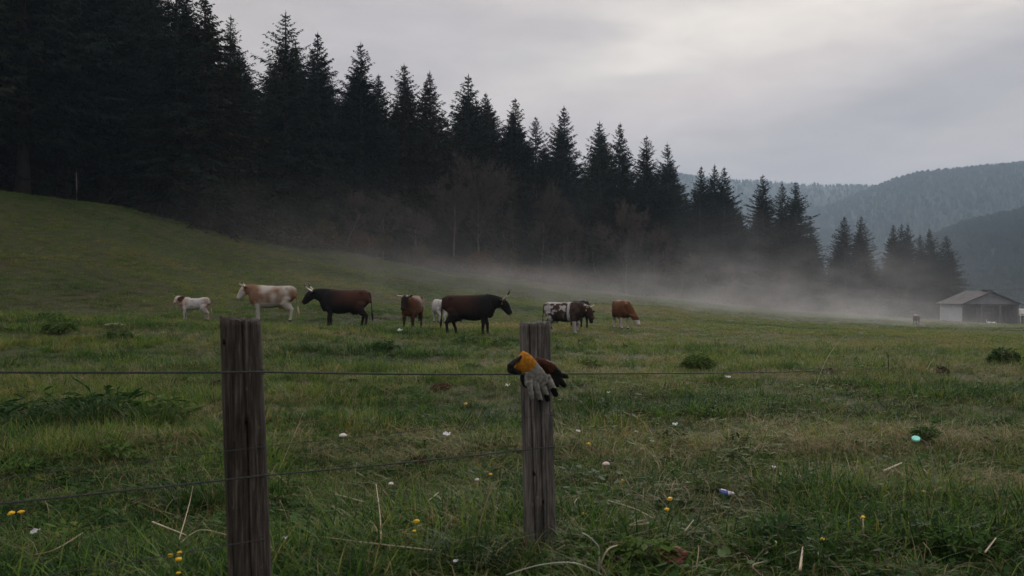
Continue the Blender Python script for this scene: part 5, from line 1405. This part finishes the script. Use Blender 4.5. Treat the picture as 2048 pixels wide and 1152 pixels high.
# leafy weed clumps and grass tussocks
m_weed = object_random_mat('weed_leaves', [(0, (.016, .046, .012)), (.5, (.034, .082, .018)), (1, (.075, .13, .026))], .7, .08, 14, .9, .25)
m_tus = object_random_mat('tussock_blades', [(0, (.016, .042, .012)), (.5, (.050, .098, .020)), (1, (.13, .18, .045))], .6, .10, 14, 1.1, .25)
def weed(px, py, w_, hk, n, leaf, label, seed, asp=.42):
    q = hit(px, py); R = w_/F*q.y/2; zg = gz(q.x, q.y)+(.05 if q.y < 9 else .02); rg = random.Random(seed); b = MB(); s_ = MB()
    for i in range(n):
        a = rg.uniform(0, 6.28); r = R*math.sqrt(rg.random()); h = R*hk*(1.05-(r/R)**2)*rg.uniform(.35, 1.2)+.05
        p = Vector((r*math.cos(a), r*.75*math.sin(a), h)); l_ = leaf*rg.uniform(.6, 1.35)
        dv = Vector((math.cos(a)+rg.gauss(0, .6), math.sin(a)+rg.gauss(0, .6), rg.uniform(-.5, .7))).normalized(); s = dv.cross(Vector((rg.uniform(-.5, .5), rg.uniform(-.5, .5), 1))).normalized()*l_*(asp if leaf < .15 else .22)*.5
        k = [p, p+dv*l_*.35+s, p+dv*l_*.7+s*.8-Vector((0, 0, l_*.05)), p+dv*l_-Vector((0, 0, l_*.18)), p+dv*l_*.7-s*.8-Vector((0, 0, l_*.05)), p+dv*l_*.35-s]
        n0 = len(b.v); b.v += [tuple(v) for v in k]; b.f.append((n0, n0+1, n0+2, n0+3)); b.f.append((n0, n0+3, n0+4, n0+5)); b.m += [0, 0]
        if i % 2 == 0: s_.tube([(p.x*.3, p.y*.3, -.01), (p.x*.8, p.y*.8, p.z*.6), tuple(p)], [.003, .0025, .0015], n=4, cap=False)
    o = empty('weed_clump', (q.x, q.y, zg)); tag(o, label, 'weed', 'leafy weeds in the meadow'); b.build('leaves', m_weed, o); s_.build('stems', m_stem, o)
for i, a in enumerate([
 (120, 668, 66, .8, 420, .11, 'big dark leafy clump out in the meadow ahead of the calf'), (100, 640, 50, .5, 220, .10, 'smaller dark clump behind the big leafy one ahead of the calf'), (238, 682, 60, .5, 300, .10, 'low leafy clump below the pale stick and the calf'),
 (770, 702, 56, .45, 320, .09, 'low green leafy clump below the brown cow facing the camera'), (936, 690, 60, .5, 300, .09, 'leafy clump under the black cow facing the gloved post'), (1000, 695, 40, .5, 200, .08, 'leafy clump between the black cow and the gloved post'),
 (1396, 742, 66, .85, 520, .08, 'dark green bushy clump just below the wire in the open meadow'), (1385, 712, 34, .6, 160, .08, 'small dark clump behind the bushy one in the open meadow'), (2010, 730, 62, .75, 420, .10, 'dark green clump near the picture edge below the barn'),
 (205, 848, 150, .75, 170, .20, 'tall dark broad leaves rising out of the big tussock'), (325, 846, 110, .7, 110, .18, 'dark broad leaves in the tussock between the big one and the brown post'), (70, 850, 150, .6, 150, .17, 'dark broad leaves at the picture edge behind the thick wire'),
 (1180, 740, 40, .8, 220, .07, 'dark green clump right beside the glove'), (1172, 690, 30, .7, 140, .07, 'tiny clump under the patched cow'), (945, 745, 40, .5, 200, .07, 'clump left of the gloved post cut by the wire'),
 (1555, 1010, 92, .5, 150, .055, 'broad leafed clump behind the straight stalk'), (1545, 1105, 120, .5, 170, .06, 'wide leafy clump at the bottom edge beside the hooked straw', ), (1290, 1142, 110, .5, 130, .06, 'bright lobed leaves at the bottom edge under the dead leaf'),
 (1850, 890, 60, .5, 200, .04, 'dark leafy patch around the turquoise lid'), (235, 925, 56, .5, 60, .09, 'rosette of broad dark leaves before the long tussock'), (40, 850, 110, .5, 120, .12, 'broad bladed leafy clump at the picture edge beside the long tussock'),
 (1345, 895, 50, .4, 40, .06, 'yellow green lobed leaves past the gloved post'), (1475, 905, 40, .4, 30, .06, 'yellow green leaves in front of the dark mound in the open'), (1760, 1060, 80, .4, 80, .05, 'low leafy patch around the grey stick'),
 (1420, 1000, 90, .45, 160, .035, 'dark small leafed patch before the blue packet'), (1700, 1120, 130, .4, 130, .045, 'leafy ground patch at the bottom edge under the yellow flower'), (1930, 1120, 130, .4, 130, .05, 'leafy ground patch at the lower picture corner')]):
    weed(*a[:7], 800+i)
def tussock(px, py, w_, h, n, wd, label, seed):
    q = hit(px, py); R = w_/F*q.y/2; rg = random.Random(seed); b = MB()
    for i in range(n):
        r = R*math.sqrt(rg.random())*.7; a = rg.uniform(0, 6.28)
        blade(b, rg, (r*math.cos(a), r*.7*math.sin(a), -.02), a+rg.gauss(0, .7), h*rg.uniform(.5, 1.1), rg.uniform(.2, 1.5), wd*rg.uniform(.5, 1.2), 6, rg.uniform(.1, .9))
    o = b.build('grass_tussock', m_tus); o.location = (q.x, q.y, gz(q.x, q.y)); tag(o, label, 'tussock', 'tussocks of long grass')
for i, a in enumerate([
 (185, 856, 190, .62, 260, .020, 'big tussock of long broad blades left of the brown post'), (300, 858, 140, .50, 180, .018, 'tussock of broad blades between the big tussock and the brown post'), (80, 862, 150, .42, 180, .018, 'lower tussock left of the big broad bladed one'),
 (950, 1140, 190, .38, 240, .010, 'dark tussock of long arching blades before the grey post'), (1045, 1150, 120, .30, 120, .009, 'dark tussock at the very foot of the grey post'), (800, 1165, 150, .32, 120, .011, 'tussock with one broad leaning blade between the posts'),
 (640, 1160, 140, .26, 110, .008, 'tussock at the bottom edge right of the brown post'), (745, 945, 90, .20, 140, .006, 'upright green tussock just past the thick wire between the posts'), (270, 1130, 150, .30, 120, .008, 'tussock at the bottom edge around the yellow cluster'),
 (60, 1140, 150, .32, 120, .009, 'tussock at the lower picture corner under the yellow flowers'), (1345, 1050, 60, .20, 70, .008, 'bright upright grass tuft beside the looped straw'), (1160, 905, 90, .18, 130, .006, 'grass tuft around the round yellow flower'),
 (1830, 1165, 160, .22, 110, .006, 'tussock at the bottom edge below the grey stick'), (1500, 1060, 120, .18, 110, .006, 'tussock between the dead leaf and the leafy clump'), (430, 1130, 90, .25, 70, .008, 'tussock leaning against the brown post')]):
    tussock(*a[:7], 900+i)
